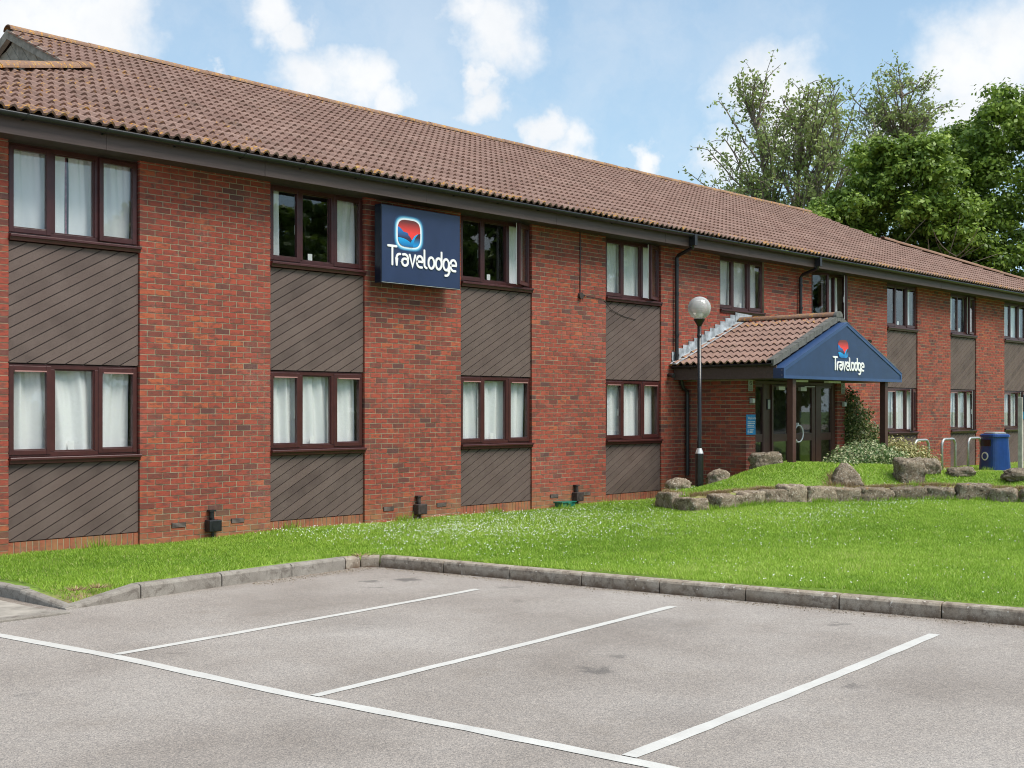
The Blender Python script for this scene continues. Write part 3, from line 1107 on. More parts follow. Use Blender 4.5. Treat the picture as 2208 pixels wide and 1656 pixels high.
def clip_poly(poly, x0, x1, z0, z1):
    def cl_(pl, f_in, inter):
        out = []
        for i in range(len(pl)):
            a_, b_ = pl[i], pl[(i + 1) % len(pl)]
            ia, ib = f_in(a_), f_in(b_)
            if ia:
                out.append(a_)
            if ia != ib:
                out.append(inter(a_, b_))
        return out
    def ix(v):
        return lambda a_, b_: (v, a_[1] + (b_[1] - a_[1]) * (v - a_[0]) / (b_[0] - a_[0]))
    def iz(v):
        return lambda a_, b_: (a_[0] + (b_[0] - a_[0]) * (v - a_[1]) / (b_[1] - a_[1]), v)
    for f_, g_ in ((lambda q: q[0] >= x0, ix(x0)), (lambda q: q[0] <= x1, ix(x1)), (lambda q: q[1] >= z0, iz(z0)), (lambda q: q[1] <= z1, iz(z1))):
        poly = cl_(poly, f_, g_)
        if len(poly) < 3:
            return None
    return poly


def cladding(x0, x1, z0, z1, parent):
    bk = MB()
    bk.box(x0, x1, 0.052, 0.075, z0, z1)
    pan = bchild(bk, 'cladding_panel', M_soffit)
    step = 0.113                     # measured square to the board
    ang_ = R(28)
    d = (math.cos(ang_), math.sin(ang_))
    nn_ = (-math.sin(ang_), math.cos(ang_))
    diag = 5.0
    i0 = -28
    for i in range(i0, 30):
        o0, o1 = i * step + 0.009, (i + 1) * step - 0.002
        base_ = (x0, z0)
        pl = [(base_[0] + nn_[0] * o0 - d[0] * diag, base_[1] + nn_[1] * o0 - d[1] * diag), (base_[0] + nn_[0] * o0 + d[0] * diag, base_[1] + nn_[1] * o0 + d[1] * diag),
              (base_[0] + nn_[0] * o1 + d[0] * diag, base_[1] + nn_[1] * o1 + d[1] * diag), (base_[0] + nn_[0] * o1 - d[0] * diag, base_[1] + nn_[1] * o1 - d[1] * diag)]
        c_ = clip_poly(pl, x0 + 0.004, x1 - 0.004, z0 + 0.002, z1 - 0.002)
        if not c_:
            continue
        m_ = MB()
        m_.prism(c_, BOARD_Y + random.uniform(-0.0015, 0.0015), 0.050, 'y', random.random())
        build(m_, 'board', M_board, pan)
    return pan


soldier_me = []
for i in range(10):
    m_ = MB()
    m_.box(0, 0.065, 0, 0.10, 0, 0.152, brick_tint())
    q = m_.mesh('soldier_brick')
    q.materials.append(M_brick)
    soldier_me.append(q)

for kk in panel_bays:
    x0, x1 = BX(kk) + 0.002, BX(kk) + BW - 0.002
    cladding(x0, x1, 2.245, 3.655, hotel)
    cladding(x0, x1, 0.165, 1.062, hotel)
    cill = MB()
    cill.box(x0, x1, 0.036, 0.28, -0.3, 0.155)
    bchild(cill, 'plinth', M_mortar)
    ns_ = 22
    for q_ in range(ns_):
        xx = x0 + 0.004 + q_ * (x1 - x0 - 0.008 - 0.065) / (ns_ - 1)
        o = bpy.data.objects.new('soldier_brick', random.choice(soldier_me))
        col.objects.link(o)
        o.parent = hotel
        o.location = Vector((xx, 0.030 + random.uniform(-0.003, 0.003), 0.004)) - HO

# interior shell so that the rooms read dark
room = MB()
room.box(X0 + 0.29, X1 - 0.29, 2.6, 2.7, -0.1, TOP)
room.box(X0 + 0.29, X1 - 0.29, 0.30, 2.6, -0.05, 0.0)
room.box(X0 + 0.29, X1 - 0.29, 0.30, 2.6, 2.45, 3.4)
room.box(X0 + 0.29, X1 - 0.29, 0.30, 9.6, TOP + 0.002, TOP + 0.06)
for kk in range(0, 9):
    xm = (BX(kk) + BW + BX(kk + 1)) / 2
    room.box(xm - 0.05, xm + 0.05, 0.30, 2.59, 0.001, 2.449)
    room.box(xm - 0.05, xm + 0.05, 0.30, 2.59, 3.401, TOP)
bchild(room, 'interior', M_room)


# ---- windows
def fr_rect(m_, x0, x1, y0, y1, z0, z1, w_, tint=0.5):
    m_.box(x0, x0 + w_, y0, y1, z0, z1, tint)
    m_.box(x1 - w_, x1, y0, y1, z0, z1, tint)
    m_.box(x0 + w_ - 0.001, x1 - w_ + 0.001, y0 + 0.001, y1 - 0.001, z0, z0 + w_, tint)
    m_.box(x0 + w_ - 0.001, x1 - w_ + 0.001, y0 + 0.001, y1 - 0.001, z1 - w_, z1, tint)


def window(kk, z0, z1, upper, open_r=0.0, open_l=0.0):
    x0 = BX(kk) + 0.006
    x1 = BX(kk) + BW - 0.006
    wn = MB()
    y0, y1 = 0.045, 0.115
    wn.box(x0, x0 + 0.055, y0, y1, z0, z1)
    wn.box(x1 - 0.055, x1, y0, y1, z0, z1)
    wn.box(x0 + 0.055, x1 - 0.055, y0, y1, z0, z0 + 0.055)
    wn.box(x0 + 0.055, x1 - 0.055, y0, y1, z1 - 0.055, z1)
    ml, mr = x0 + 0.545, x0 + 1.135
    wn.box(ml - 0.035, ml + 0.035, y0 - 0.004, y1, z0 + 0.055, z1 - 0.055)
    wn.box(mr - 0.035, mr + 0.035, y0 - 0.004, y1, z0 + 0.055, z1 - 0.055)
    # glazing beads of the fixed light
    fr_rect(wn, ml + 0.035, mr - 0.035, y0 + 0.012, y1 - 0.02, z0 + 0.055, z1 - 0.055, 0.016)
    win = bchild(wn, 'window', M_frame, bevel=0.004)
    # sill
    sm = MB()
    sm.prism([(0.30, z0), (-0.045, z0 - 0.004), (-0.050, z0 - 0.012), (-0.050, z0 - 0.034), (-0.028, z0 - 0.038), (-0.022, z0 - 0.078), (0.30, z0 - 0.078)], x0 - 0.004 if upper and kk in (4, 5) else x0 - 0.02 + 0.016, x1 + 0.004, 'x')
    build(sm, 'sill', M_frame, win)
    # fixed pane
    pm = MB()
    pm.box(ml + 0.05, mr - 0.05, 0.078, 0.090, z0 + 0.07, z1 - 0.07)
    build(pm, 'pane', M_glass, win)

    def sash(xa, xb, ang_, hinge_right):
        w_ = xb - xa
        sgn = -1 if hinge_right else 1
        hx = xb if hinge_right else xa
        loc = Vector((hx, y0 - 0.012, (z0 + z1) / 2))
        h_ = (z1 - z0) / 2 - 0.022
        f_ = MB()
        xs0, xs1 = (-w_, 0) if hinge_right else (0, w_)
        bw = 0.058
        fr_rect(f_, xs0, xs1, 0.0, 0.055, -h_, h_, bw)
        f_.box(xs0 + bw - 0.004, xs1 - bw + 0.004, 0.006, 0.02, -h_ + bw, -h_ + bw + 0.012)
        so_ = build(f_, 'sash', M_frame, win, loc=loc, bevel=0.006)
        rot = ang_ * (-1 if not hinge_right else 1)
        so_.rotation_euler = (0, 0, rot)
        g_ = MB()
        g_.box(xs0 + bw - 0.004, xs1 - bw + 0.004, 0.024, 0.036, -h_ + bw - 0.004, h_ - bw + 0.004)
        go = build(g_, 'pane', M_glass, win, loc=loc)
        go.rotation_euler = (0, 0, rot)
        hm = MB()
        hs = xs0 + 0.028 if hinge_right else xs1 - 0.028
        hm.box(hs - 0.012, hs + 0.012, 0.056, 0.072, -0.10, 0.06)
        hm.box(hs - 0.010, hs + 0.010, 0.073, 0.090, -0.11, 0.02)
        ho = build(hm, 'handle', M_white, win, loc=loc)
        ho.rotation_euler = (0, 0, rot)
        if ang_:
            wm = MB()
            ex = xs0 if hinge_right else xs1
            s_ = 1 if hinge_right else -1
            wm.box(min(ex, ex + s_ * 0.045), max(ex, ex + s_ * 0.045), 0.0555, 0.068, -h_, h_)
            wo = build(wm, 'inner_frame', M_white, win, loc=loc)
            wo.rotation_euler = (0, 0, rot)

    sash(x0 + 0.015, ml - 0.012, open_l, False)
    sash(mr + 0.012, x1 - 0.015, open_r, True)
    if not upper:
        for xa, xb in ((x0 + 0.075, ml - 0.075), (mr + 0.075, x1 - 0.075)):
            vm = MB()
            vm.box(xa, xb, 0.016, 0.034, z1 - 0.094, z1 - 0.078)
            build(vm, 'trickle_vent', M_ventstrip, win)
    return win


M_ventstrip = simple('vent_strip', (0.36, 0.20, 0.18), 0.25, var=0.03)

GZ0, GZ1 = 1.145, 2.235
UZ0, UZ1 = 3.74, 4.80
place_g = {0: 'leftmost ground floor window', 1: 'second ground floor window from the left', 2: 'ground floor window below and right of the big sign',
           3: 'ground floor window just left of the porch', 6: 'first ground floor window right of the porch', 7: 'ground floor window behind the bicycle stands',
           8: 'ground floor window behind the blue bin', 9: 'ground floor window past the right edge'}
place_u = {0: 'leftmost upper window', 1: 'upper window left of the big sign', 2: 'upper window beside the big sign', 3: 'upper window right of the hanging cable',
           4: 'upper window above the lead flashing', 5: 'upper window above the porch ridge', 6: 'first upper window right of the porch',
           7: 'upper window above the bicycle stands', 8: 'upper window at the far right', 9: 'upper window past the right edge'}


def curtain_mesh(xa, xb, z0, z1, seed, amp=0.034, flare=0.0):
    rr = random.Random(seed)
    m_ = MB()
    nx, nz = max(24, int((xb - xa) / 0.011)), 10
    ph = [rr.uniform(0, 6.28) for _ in range(5)]
    fq = [rr.uniform(22, 30), rr.uniform(38, 52), rr.uniform(70, 90), rr.uniform(9, 13), rr.uniform(14, 19)]
    sk = [rr.uniform(-0.16, 0.16) for _ in range(3)]
    vs = []
    for j in range(nz + 1):
        f = j / nz
        for i in range(nx + 1):
            u = i / nx
            x = xa + (xb - xa) * u
            q = x + sk[0] * (f ** 2) * 0.5 * math.sin(x * 3 + ph[3])
            yv = amp * (0.6 * math.sin(fq[0] * q + ph[0] + sk[1] * f * 6) + 0.8 * (1 - 0.3 * f) * math.sin(fq[3] * q + ph[3] + 1.2 * f) * math.sin(fq[4] * q + ph[4])
                        + 0.35 * f * math.sin(fq[1] * q + ph[1]) + 0.25 * f * f * math.sin(fq[2] * q + ph[2]))
            vs.append((x, 0.170 + yv, z0 + (z1 - z0) * f))
    fs = [(j * (nx + 1) + i, j * (nx + 1) + i + 1, (j + 1) * (nx + 1) + i + 1, (j + 1) * (nx + 1) + i) for j in range(nz) for i in range(nx)]
    m_.add(vs, fs)
    return m_


def curtain(kk, upper, xa, xb, what, m_=None, seed=0, z_off=0.0):
    z0, z1 = (UZ0, UZ1) if upper else (GZ0, GZ1)
    lab = what + ' behind the ' + (place_u if upper else place_g)[kk]
    mb_ = curtain_mesh(BX(kk) + xa, BX(kk) + xb, z0 + 0.02, z1 - 0.03, seed + kk * 7 + (50 if upper else 0))
    o = build(mb_, 'curtain', m_ or M_net, None, smooth=True, label=lab, category='curtain', group='curtains behind the hotel windows')
    return o


def card(kk, upper, xo):
    z0 = (UZ0 if upper else GZ0) + 0.072
    m_ = MB()
    x = BX(kk) + xo
    m_.box(x, x + 0.078, 0.118, 0.124, z0, z0 + 0.10)
    m_.box(x + 0.01, x + 0.068, 0.124, 0.150, z0, z0 + 0.004)
    build(m_, 'window_card', M_card, label='small white card standing in the ' + (place_u if upper else place_g)[kk], category='card',
          group='white cards standing in the windows')


for kk in win_up:
    window(kk, UZ0, UZ1, True, {2: R(24), 3: R(20), 5: R(30), 7: R(8)}.get(kk, R(3) if kk == 0 else 0.0), {5: R(22)}.get(kk, 0.0))
for kk in panel_bays:
    window(kk, GZ0, GZ1, False, {6: R(18), 7: R(22), 8: R(14)}.get(kk, 0.0), 0.0)
# window heads: dark infill between window and soffit
for kk in win_up:
    hs_ = [(0.05, UZ1 + 0.001, TOP - 0.001, 'window_head')]
    if kk in panel_bays:
        hs_ += [(0.10, GZ1 + 0.001, UZ0 - 0.08, 'backing_wall'), (0.10, 0.156, GZ0 - 0.08, 'backing_wall')]
    for (y_, za_, zb_, nm_) in hs_:
        hd = MB()
        hd.box(BX(kk) + 0.004, BX(kk) + BW - 0.004, y_, 0.27, za_, zb_)
        bchild(hd, nm_, M_soffit)

for kk in panel_bays:
    curtain(kk, False, 0.06, 1.64, 'full white net curtain', seed=3)
for kk, segs in {0: [(0.05, 0.78, 'left half of white curtain'), (0.82, 1.65, 'right half of white curtain')],
                 1: [(0.05, 0.27, 'narrow white curtain at the left side'), (1.25, 1.65, 'gathered white curtain at the right side')],
                 2: [(1.22, 1.65, 'gathered grey white net curtain')],
                 3: [(0.05, 1.65, 'long white net curtain')],
                 4: [(0.05, 1.65, 'patterned white net curtain')],
                 5: [(1.12, 1.50, 'gathered white net curtain')],
                 6: [(1.22, 1.65, 'gathered white net curtain')],
                 7: [(0.05, 0.50, 'white net curtain at the left'), (1.22, 1.65, 'white net curtain at the right')],
                 8: [(0.05, 1.65, 'full white net curtain')], 9: [(0.05, 1.65, 'full white net curtain')]}.items():
    for (a_, b_, w_) in segs:
        curtain(kk, True, a_, b_, w_, seed=int(a_ * 100))
curtain(1, True, 1.12, 1.22, 'striped coloured drape', M_drape, 99)
curtain(0, True, 0.785, 0.815, 'thin dark red drape', M_drape, 98)
for kk, xo in {0: 0.80, 1: 0.78, 2: 0.80, 3: 0.82}.items():
    card(kk, False, xo) if kk != 3 else None
for kk, xo in {1: 0.74, 2: 0.72, 4: 0.92, 6: 0.80, 7: 0.80}.items():
    card(kk, True, xo)

# ------------------------------------------------------------------ roof
T = 0.464
EY, EZ = -0.53, 5.035
RY = 5.0
ROOF_T = math.atan(T)


def roof_z(y):
    return EZ + T * (y - EY)


RZ = roof_z(RY)
GL, GR = 9.36, 34.25                 # gablet faces
HLc, HRc = (9.50, 2.95), (34.97, 2.96)  # where the hips meet the front slope
HL0, HR0 = (4.60, EY), (44.9, EY)


def front_lim(y):
    """x limits of the front slope at depth y"""
    if y > HLc[1]:
        return GL, GR + (HRc[0] - GR) * max(0, (RY - y) / (RY - HRc[1]))
    f = (y - EY) / (HLc[1] - EY)
    return HL0[0] + (HLc[0] - HL0[0]) * f, HR0[0] + (HRc[0] - HR0[0]) * f


tw, gauge = 0.30, 0.318
prof_u = [0.0, 0.02, 0.045, 0.062, 0.082, 0.102, 0.122, 0.142, 0.150]
prof_h = [0.0, 0.0, 0.002, 0.016, 0.036, 0.044, 0.036, 0.016, 0.0]
PU = [u for u in prof_u] + [0.15 + u for u in prof_u[1:]]
PH = [h for h in prof_h] + [h for h in prof_h[1:]]


def tile_mesh(tint, lich, w_=tw):
    m_ = MB()
    sc_ = w_ / 0.30
    n_ = len(PU)
    lo = [(u * sc_, -0.02, h + 0.038) for u, h in zip(PU, PH)]
    hi = [(u * sc_, gauge + 0.01, h + 0.004) for u, h in zip(PU, PH)]
    bt = [(u * sc_, -0.012, h + 0.006) for u, h in zip(PU, PH)]
    vs = lo + hi + bt
    fs = []
    for i in range(n_ - 1):
        fs.append((i, i + 1, n_ + i + 1, n_ + i))
        fs.append((2 * n_ + i, 2 * n_ + i + 1, i + 1, i))
    m_.add(vs, fs, tint, 0, lich)
    m_.add([lo[0], hi[0], bt[0]], [(0, 1, 2)], tint, 0, lich)
    m_.add([lo[-1], hi[-1], bt[-1]], [(0, 2, 1)], tint, 0, lich)
    return m_


def tile_field(origin, udir, vdir, ncol, nrow, test, parent, off, limit, lich_fn):
    udir, vdir = Vector(udir).normalized(), Vector(vdir).normalized()
    nrm = udir.cross(vdir).normalized()
    items = []
    for r in range(nrow):
        for c in range(ncol):
            o_ = Vector(origin) + udir * (c * tw) + vdir * (r * gauge)
            mid = o_ + udir * tw / 2 + vdir * gauge / 2
            if not test(mid, r, c):
                continue
            p_ = proj(*mid)
            vis = 0 < p_[0] < 2208 and 0 < p_[1] < 1656
            items.append((o_, r, c, (1 / p_[2] ** 2) if vis and p_[2] > 0 else 0))
    items.sort(key=lambda q: -q[3])
    rotm = Matrix((udir, vdir, nrm)).transposed()
    cache = {}
    bulk = MB()
    for i, (o_, r, c, s_) in enumerate(items):
        tint = min(1, max(0, random.gauss(0.45, 0.22)))
        li = lich_fn(r, c)
        jit = nrm * random.uniform(-0.002, 0.003)
        if i < limit and s_ > 0:
            key = (random.randrange(8), round(li * 4))
            if key not in cache:
                q = tile_mesh(tint, key[1] / 4 + 0.001).mesh('roof_tile')
                q.materials.append(M_tile)
                cache[key] = q
            o = bpy.data.objects.new('roof_tile', cache[key])
            col.objects.link(o)
            o.parent = parent
            o.matrix_local = Matrix.Translation(o_ + jit - off) @ rotm.to_4x4()
        else:
            q = tile_mesh(tint, li + 0.001)
            oo = o_ + jit
            vs = [tuple(oo + udir * v[0] + vdir * v[1] + nrm * v[2]) for v in q.v]
            b0 = len(bulk.v)
            bulk.v.extend(vs)
            bulk.f.extend([[x + b0 for x in f] for f in q.f])
            bulk.t.extend(q.t)
            bulk.mi.extend(q.mi)
            bulk.li.extend(q.li)
    if bulk.v:
        link('roof_tile_courses', bulk.mesh('roof_tile_courses'), M_tile, parent, tuple(-off), kind='stuff')


slope_len = (RY - EY) / math.cos(ROOF_T)
nrow = int(slope_len / gauge + 0.5)


def test_front(m_, r, c):
    a_, b_ = front_lim(m_.y)
    return a_ - 0.02 < m_.x < b_ + 0.02 and m_.y < RY - 0.02


tile_field((4.5, EY, EZ), (1, 0, 0), (0, math.cos(ROOF_T), math.sin(ROOF_T)), 136, nrow + 1, test_front, hotel, HO, 300,
           lambda r, c: 1.0 if r == 0 and random.random() < 0.75 else (0.35 if r < 2 else (0.7 if (c < 20 and random.random() < 0.3) or r > nrow - 2 else 0.12)))
# roof deck under the tiles, back slope, hips and gablet faces
dk = MB()
e = 0.03
def P3(x, y):
    return (x, y, roof_z(y) - 0.012)
BYK = 2 * RY - EY
dk.add([P3(HL0[0], EY + e), P3(HR0[0], EY + e), P3(HRc[0], HRc[1]), P3(GR + 0.0, RY), P3(GL, RY), P3(HLc[0], HLc[1])], [(0, 1, 2, 3, 4, 5)])
zb = roof_z(EY) - 0.012
zc_ = roof_z(HLc[1]) - 0.012
dk.add([(HL0[0], BYK, zb), (HR0[0], BYK, zb), (HRc[0], 2 * RY - HRc[1], zc_), (GR, RY, RZ - 0.012), (GL, RY, RZ - 0.012), (HLc[0], 2 * RY - HLc[1], zc_)], [(5, 4, 3, 2, 1, 0)])
dk.add([(HL0[0], EY, zb), (HLc[0], HLc[1], zc_), (HLc[0], 2 * RY - HLc[1], zc_), (HL0[0], BYK, zb)], [(0, 1, 2, 3)])
dk.add([(HR0[0], EY, zb), (HRc[0], HRc[1], zc_), (HRc[0], 2 * RY - HRc[1], zc_), (HR0[0], BYK, zb)], [(3, 2, 1, 0)])
bchild(dk, 'roof_deck', M_tile)
# gablet boarding at the left
gb = MB()
gb.prism([(HLc[1] + 0.1, zc_), (2 * RY - HLc[1] - 0.1, zc_), (RY, RZ - 0.03)], GL + 0.10, GL + 0.16, 'x')
gab = bchild(gb, 'gablet', M_soffit)
M_greyboard = simple('weathered_grey_board', (0.27, 0.245, 0.205), 0.85, var=0.35, scale=8, bump=0.3)
for i in range(0, 34):
    st_ = 0.17
    o0 = i * st_
    pl = [(HLc[1] - 2.0 + o0 * 1.4 - 3, zc_ - 3), (HLc[1] - 2.0 + o0 * 1.4 + 3, zc_ + 3), (HLc[1] - 2.0 + o0 * 1.4 + 3 + st_ * 1.34, zc_ + 3), (HLc[1] - 2.0 + o0 * 1.4 - 3 + st_ * 1.34, zc_ - 3)]
    pl = [(a_, b_) for a_, b_ in pl]
    q = clip_poly(pl, HLc[1] + 0.1, 2 * RY - HLc[1], zc_, RZ)
    if not q:
        continue
    # clip to the triangle by shrinking under the two verges
    def under(pt):
        return min(T * (pt[0] - EY), T * (BYK - pt[0])) + EZ - 0.03 - pt[1]
    out = []
    for j in range(len(q)):
        a_, b_ = q[j], q[(j + 1) % len(q)]
        ua, ub = under(a_), under(b_)
        if ua >= 0:
            out.append(a_)
        if (ua >= 0) != (ub >= 0):
            f_ = ua / (ua - ub)
            out.append((a_[0] + (b_[0] - a_[0]) * f_, a_[1] + (b_[1] - a_[1]) * f_))
    if len(out) < 3:
        continue
    # nudge to keep a joint
    cxm = sum(o_[0] for o_ in out) / len(out)
    czm = sum(o_[1] for o_ in out) / len(out)
    out = [(cxm + (o_[0] - cxm) * 0.996, czm + (o_[1] - czm) * 0.992) for o_ in out]
    m_ = MB()
    m_.prism(out, GL + 0.065, GL + 0.095, 'x', random.random())
    build(m_, 'board', M_greyboard, gab)
vg = MB()
for s_ in (1, -1):
    ya, yb = (HLc[1] - 0.1, RY) if s_ > 0 else (2 * RY - HLc[1] + 0.1, RY)
    za = EZ + T * (ya - EY) if s_ > 0 else EZ + T * (BYK - ya)
    pl = [(ya, za - 0.12), (yb, RZ - 0.12), (yb, RZ + 0.03), (ya, za + 0.03)]
    vg.prism(pl, GL - 0.03, GL + 0.05, 'x')
bchild(vg, 'verge_board', M_greyboard)


def half_round(a_, b_, r_, parent, off, m_, name='ridge_tile', lich=0.8, n_=10, up=Vector((0, 0, 1)), ext=0.012, flat=1.0):
    a_, b_ = Vector(a_), Vector(b_)
    d = (b_ - a_).normalized()
    side = d.cross(up).normalized()
    u2 = side.cross(d).normalized()
    a2 = a_ + d * 0.004
    b2 = b_ + d * ext
    vs = []
    for q, rr in ((a2, r_), (b2, r_ * 0.97)):
        for kx_ in range(n_ + 1):
            th = math.pi * kx_ / n_
            vs.append(tuple(q + side * (math.cos(th) * rr) + u2 * (math.sin(th) * rr * flat)))
    for q, rr in ((a2, r_ - 0.02), (b2, r_ * 0.97 - 0.02)):
        for kx_ in range(n_ + 1):
            th = math.pi * kx_ / n_
            vs.append(tuple(q + side * (math.cos(th) * rr) + u2 * (math.sin(th) * rr * flat)))
    N = n_ + 1
    fs = []
    for i in range(n_):
        fs.append((i, i + 1, N + i + 1, N + i))
        fs.append((2 * N + i, 2 * N + i + 1, i + 1, i))
        fs.append((N + i, N + i + 1, 3 * N + i + 1, 3 * N + i))
    q = MB()
    q.add(vs, fs, random.random(), 0, lich)
    return link(name, q.mesh(name), m_, parent, tuple(-off))


def ridge_run(a_, b_, L, r_, parent, off, lich, flat=0.75):
    a_, b_ = Vector(a_), Vector(b_)
    n_ = max(1, int(round((b_ - a_).length / L)))
    for i in range(n_):
        p0, p1 = a_.lerp(b_, i / n_), a_.lerp(b_, (i + 1) / n_)
        j_ = Vector((0, 0, random.uniform(-0.004, 0.004)))
        half_round(p0 + j_, p1 + j_, r_ + random.uniform(-0.002, 0.002), parent, off, M_ridge, lich=lich if i % 3 else min(1, lich + 0.2), flat=flat)


ridge_run((GL - 0.03, RY, RZ + 0.015), (GR + 0.05, RY, RZ + 0.015), 0.45, 0.125, hotel, HO, 0.9)
ridge_run((HL0[0], EY, roof_z(EY) + 0.05), (HLc[0] + 0.05, HLc[1], roof_z(HLc[1]) + 0.05), 0.45, 0.13, hotel, HO, 0.95)
ridge_run((HR0[0], EY, roof_z(EY) + 0.05), (HRc[0], HRc[1], roof_z(HRc[1]) + 0.05), 0.45, 0.13, hotel, HO, 0.3)

# fascia boards, soffit, gutter
fx_ = 4.7
wl = [3.2, 2.3, 2.95, 3.0, 3.1, 2.9, 3.05, 3.0, 3.1, 2.9, 3.0, 3.1, 3.0, 3.0]
for L in wl:
    m_ = MB()
    j_ = random.uniform(-0.002, 0.002)
    m_.box(fx_ + 0.004, min(fx_ + L, 44.8), -0.455 + j_, -0.43, 4.785, 4.995, random.random())
    bchild(m_, 'fascia_board', M_fascia)
    fx_ += L
    if fx_ > 44:
        break
m_ = MB()
m_.box(4.72, 44.7, -0.429, 0.29, TOP - 0.04, TOP - 0.025)
bchild(m_, 'soffit', M_soffit)
m_ = MB()
m_.box(4.7, 44.8, -0.429, -0.35, 4.996, 5.03)
bchild(m_, 'tilting_fillet', M_soffit)


def gutter(a_, b_, r_, parent, off, m_):
    a_, b_ = Vector(a_), Vector(b_)
    d = (b_ - a_).normalized()
    side = d.cross(Vector((0, 0, 1))).normalized()
    n_ = 10
    vs = []
    for q in (a_, b_):
        for rr in (r_, r_ - 0.006):
            for i in range(n_ + 1):
                th = math.pi + math.pi * i / n_
                vs.append(tuple(q + side * math.cos(th) * rr + Vector((0, 0, math.sin(th) * rr))))
    N = n_ + 1
    fs = []
    for i in range(n_):
        fs.append((i, 2 * N + i, 2 * N + i + 1, i + 1))
        fs.append((N + i + 1, 3 * N + i + 1, 3 * N + i, N + i))
    fs.append((0, N, 3 * N, 2 * N))
    fs.append((n_, 2 * N + n_, 3 * N + n_, N + n_))
    q = MB()
    q.add(vs, fs)
    gx = build(q, 'gutter', m_, parent, smooth=True)
    gx.location = -off
    return gx


gt = gutter((4.5, -0.53, 5.015), (44.95, -0.53, 5.005), 0.058, hotel, HO, M_black)
xg = 4.9
while xg < 44.5:
    m_ = MB()
    pts_ = [(xg, -0.53 + 0.064 * math.cos(th), 5.016 + 0.064 * math.sin(th)) for th in [math.pi * (1 + i / 8) for i in range(9)]]
    vs = []
    for q in pts_:
        vs += [(q[0] - 0.014, q[1], q[2]), (q[0] + 0.014, q[1], q[2])]
    m_.add(vs, [(2 * i, 2 * i + 1, 2 * i + 3, 2 * i + 2) for i in range(8)])
    m_.box(xg - 0.012, xg + 0.012, -0.47, -0.456, 4.95, 5.02)
    o = build(m_, 'gutter_bracket', M_black, gt)
    xg += 0.98

# downpipes
m_ = MB()
m_.box(20.005, 20.09, -0.60, -0.47, 4.80, 5.0)
m_.tube([(20.05, -0.52, 4.82), (20.07, -0.50, 4.76), (20.16, -0.12, 4.66), (20.18, -0.065, 4.62), (20.18, -0.065, 2.66), (20.22, -0.075, 2.56), (20.34, -0.075, 2.20),
         (20.38, -0.075, 2.12), (20.50, -0.075, 2.05), (20.52, -0.075, 1.98), (20.52, -0.075, 0.42)], 0.036, 12)
for zz in (4.45, 3.9, 3.1, 2.72, 1.7, 1.0):
    xz = 20.18 if zz > 2.6 else 20.52
    m_.tube([(xz, -0.068, zz), (xz, -0.068, zz + 0.05)], 0.044, 12)
bchild(m_, 'downpipe', M_black)
m_ = MB()
m_.box(24.78, 24.865, -0.60, -0.47, 4.80, 5.0)
m_.tube([(24.82, -0.52, 4.82), (24.83, -0.50, 4.76), (24.88, -0.12, 4.66), (24.89, -0.065, 4.60), (24.89, -0.065, 2.62)], 0.036, 12)
for zz in (4.4, 3.9, 3.4):
    m_.tube([(24.89, -0.068, zz), (24.89, -0.068, zz + 0.05)], 0.044, 12)
bchild(m_, 'downpipe', M_black)

# air bricks
M_rustvent = simple('vent_grille', (0.20, 0.16, 0.14), 0.6, var=0.3)
for (ax, az) in [(9.18, 0.183), (10.09, 0.183), (12.80, 0.183), (13.91, 0.183), (16.62, 0.183), (17.5, 0.183)]:
    m_ = MB()
    m_.box(ax - 0.105, ax + 0.105, -0.006, 0.02, az, az + 0.062, 0.5, 0)
    for i in range(4):
        m_.box(ax - 0.098, ax + 0.098, -0.011, -0.0065, az + 0.006 + i * 0.0145, az + 0.013 + i * 0.0145, 0.5, 1)
    bchild(m_, 'air_brick', [M_black, M_rustvent])

# stepped lead flashing over the porch roof
PXC, PEZ, PRZ = 22.50, 2.53, 3.46
PHW = 2.42
PT = (PRZ - PEZ) / PHW
nst = 12
for i in range(nst):
    xa = 20.09 + i * 0.187
    xb = xa + 0.205
    zr = lambda x: PEZ + PT * (x - (PXC - PHW)) + 0.075
    zt = 2.81 + 0.075 * i
    y0_, y1_ = -0.014, -0.030
    z0_, z1_ = zr(xa), zr(xb)
    vs = [(xa, y0_, z0_ + 0.05), (xa + 0.035, y0_ - 0.002, z0_ + 0.005), (xb, y1_, z1_), (xb, y1_, zt), (xa, y0_, zt)]
    vs += [(v[0], v[1] + 0.004, v[2]) for v in vs]
    m_ = MB()
    m_.add(vs, [(0, 1, 2, 3, 4), (9, 8, 7, 6, 5), (0, 5, 6, 1), (1, 6, 7, 2), (2, 7, 8, 3), (3, 8, 9, 4), (4, 9, 5, 0)])
    bchild(m_, 'lead_step', M_lead)
m_ = MB()
m_.prism([(22.30, 3.50), (22.30, 3.69), (22.95, 3.66), (22.72, 3.52), (22.5, 3.60)], -0.036, -0.032, 'y')
bchild(m_, 'lead_step', M_lead)
m_ = MB()
zr2 = lambda x: PEZ + PT * (x - (PXC - PHW)) + 0.072
m_.add([(20.0, -0.028, zr2(20.0) + 0.01), (20.0, -0.17, zr2(20.0)), (PXC - 0.05, -0.17, zr2(PXC - 0.05)), (PXC - 0.05, -0.028, zr2(PXC - 0.05) + 0.01),
        (20.0, -0.028, zr2(20.0)), (20.0, -0.172, zr2(20.0) - 0.012), (PXC - 0.05, -0.172, zr2(PXC - 0.05) - 0.012), (PXC - 0.05, -0.028, zr2(PXC - 0.05))],
       [(0, 1, 2, 3), (7, 6, 5, 4), (1, 5, 6, 2), (0, 4, 5, 1), (3, 2, 6, 7)])
bchild(m_, 'lead_apron', M_lead)

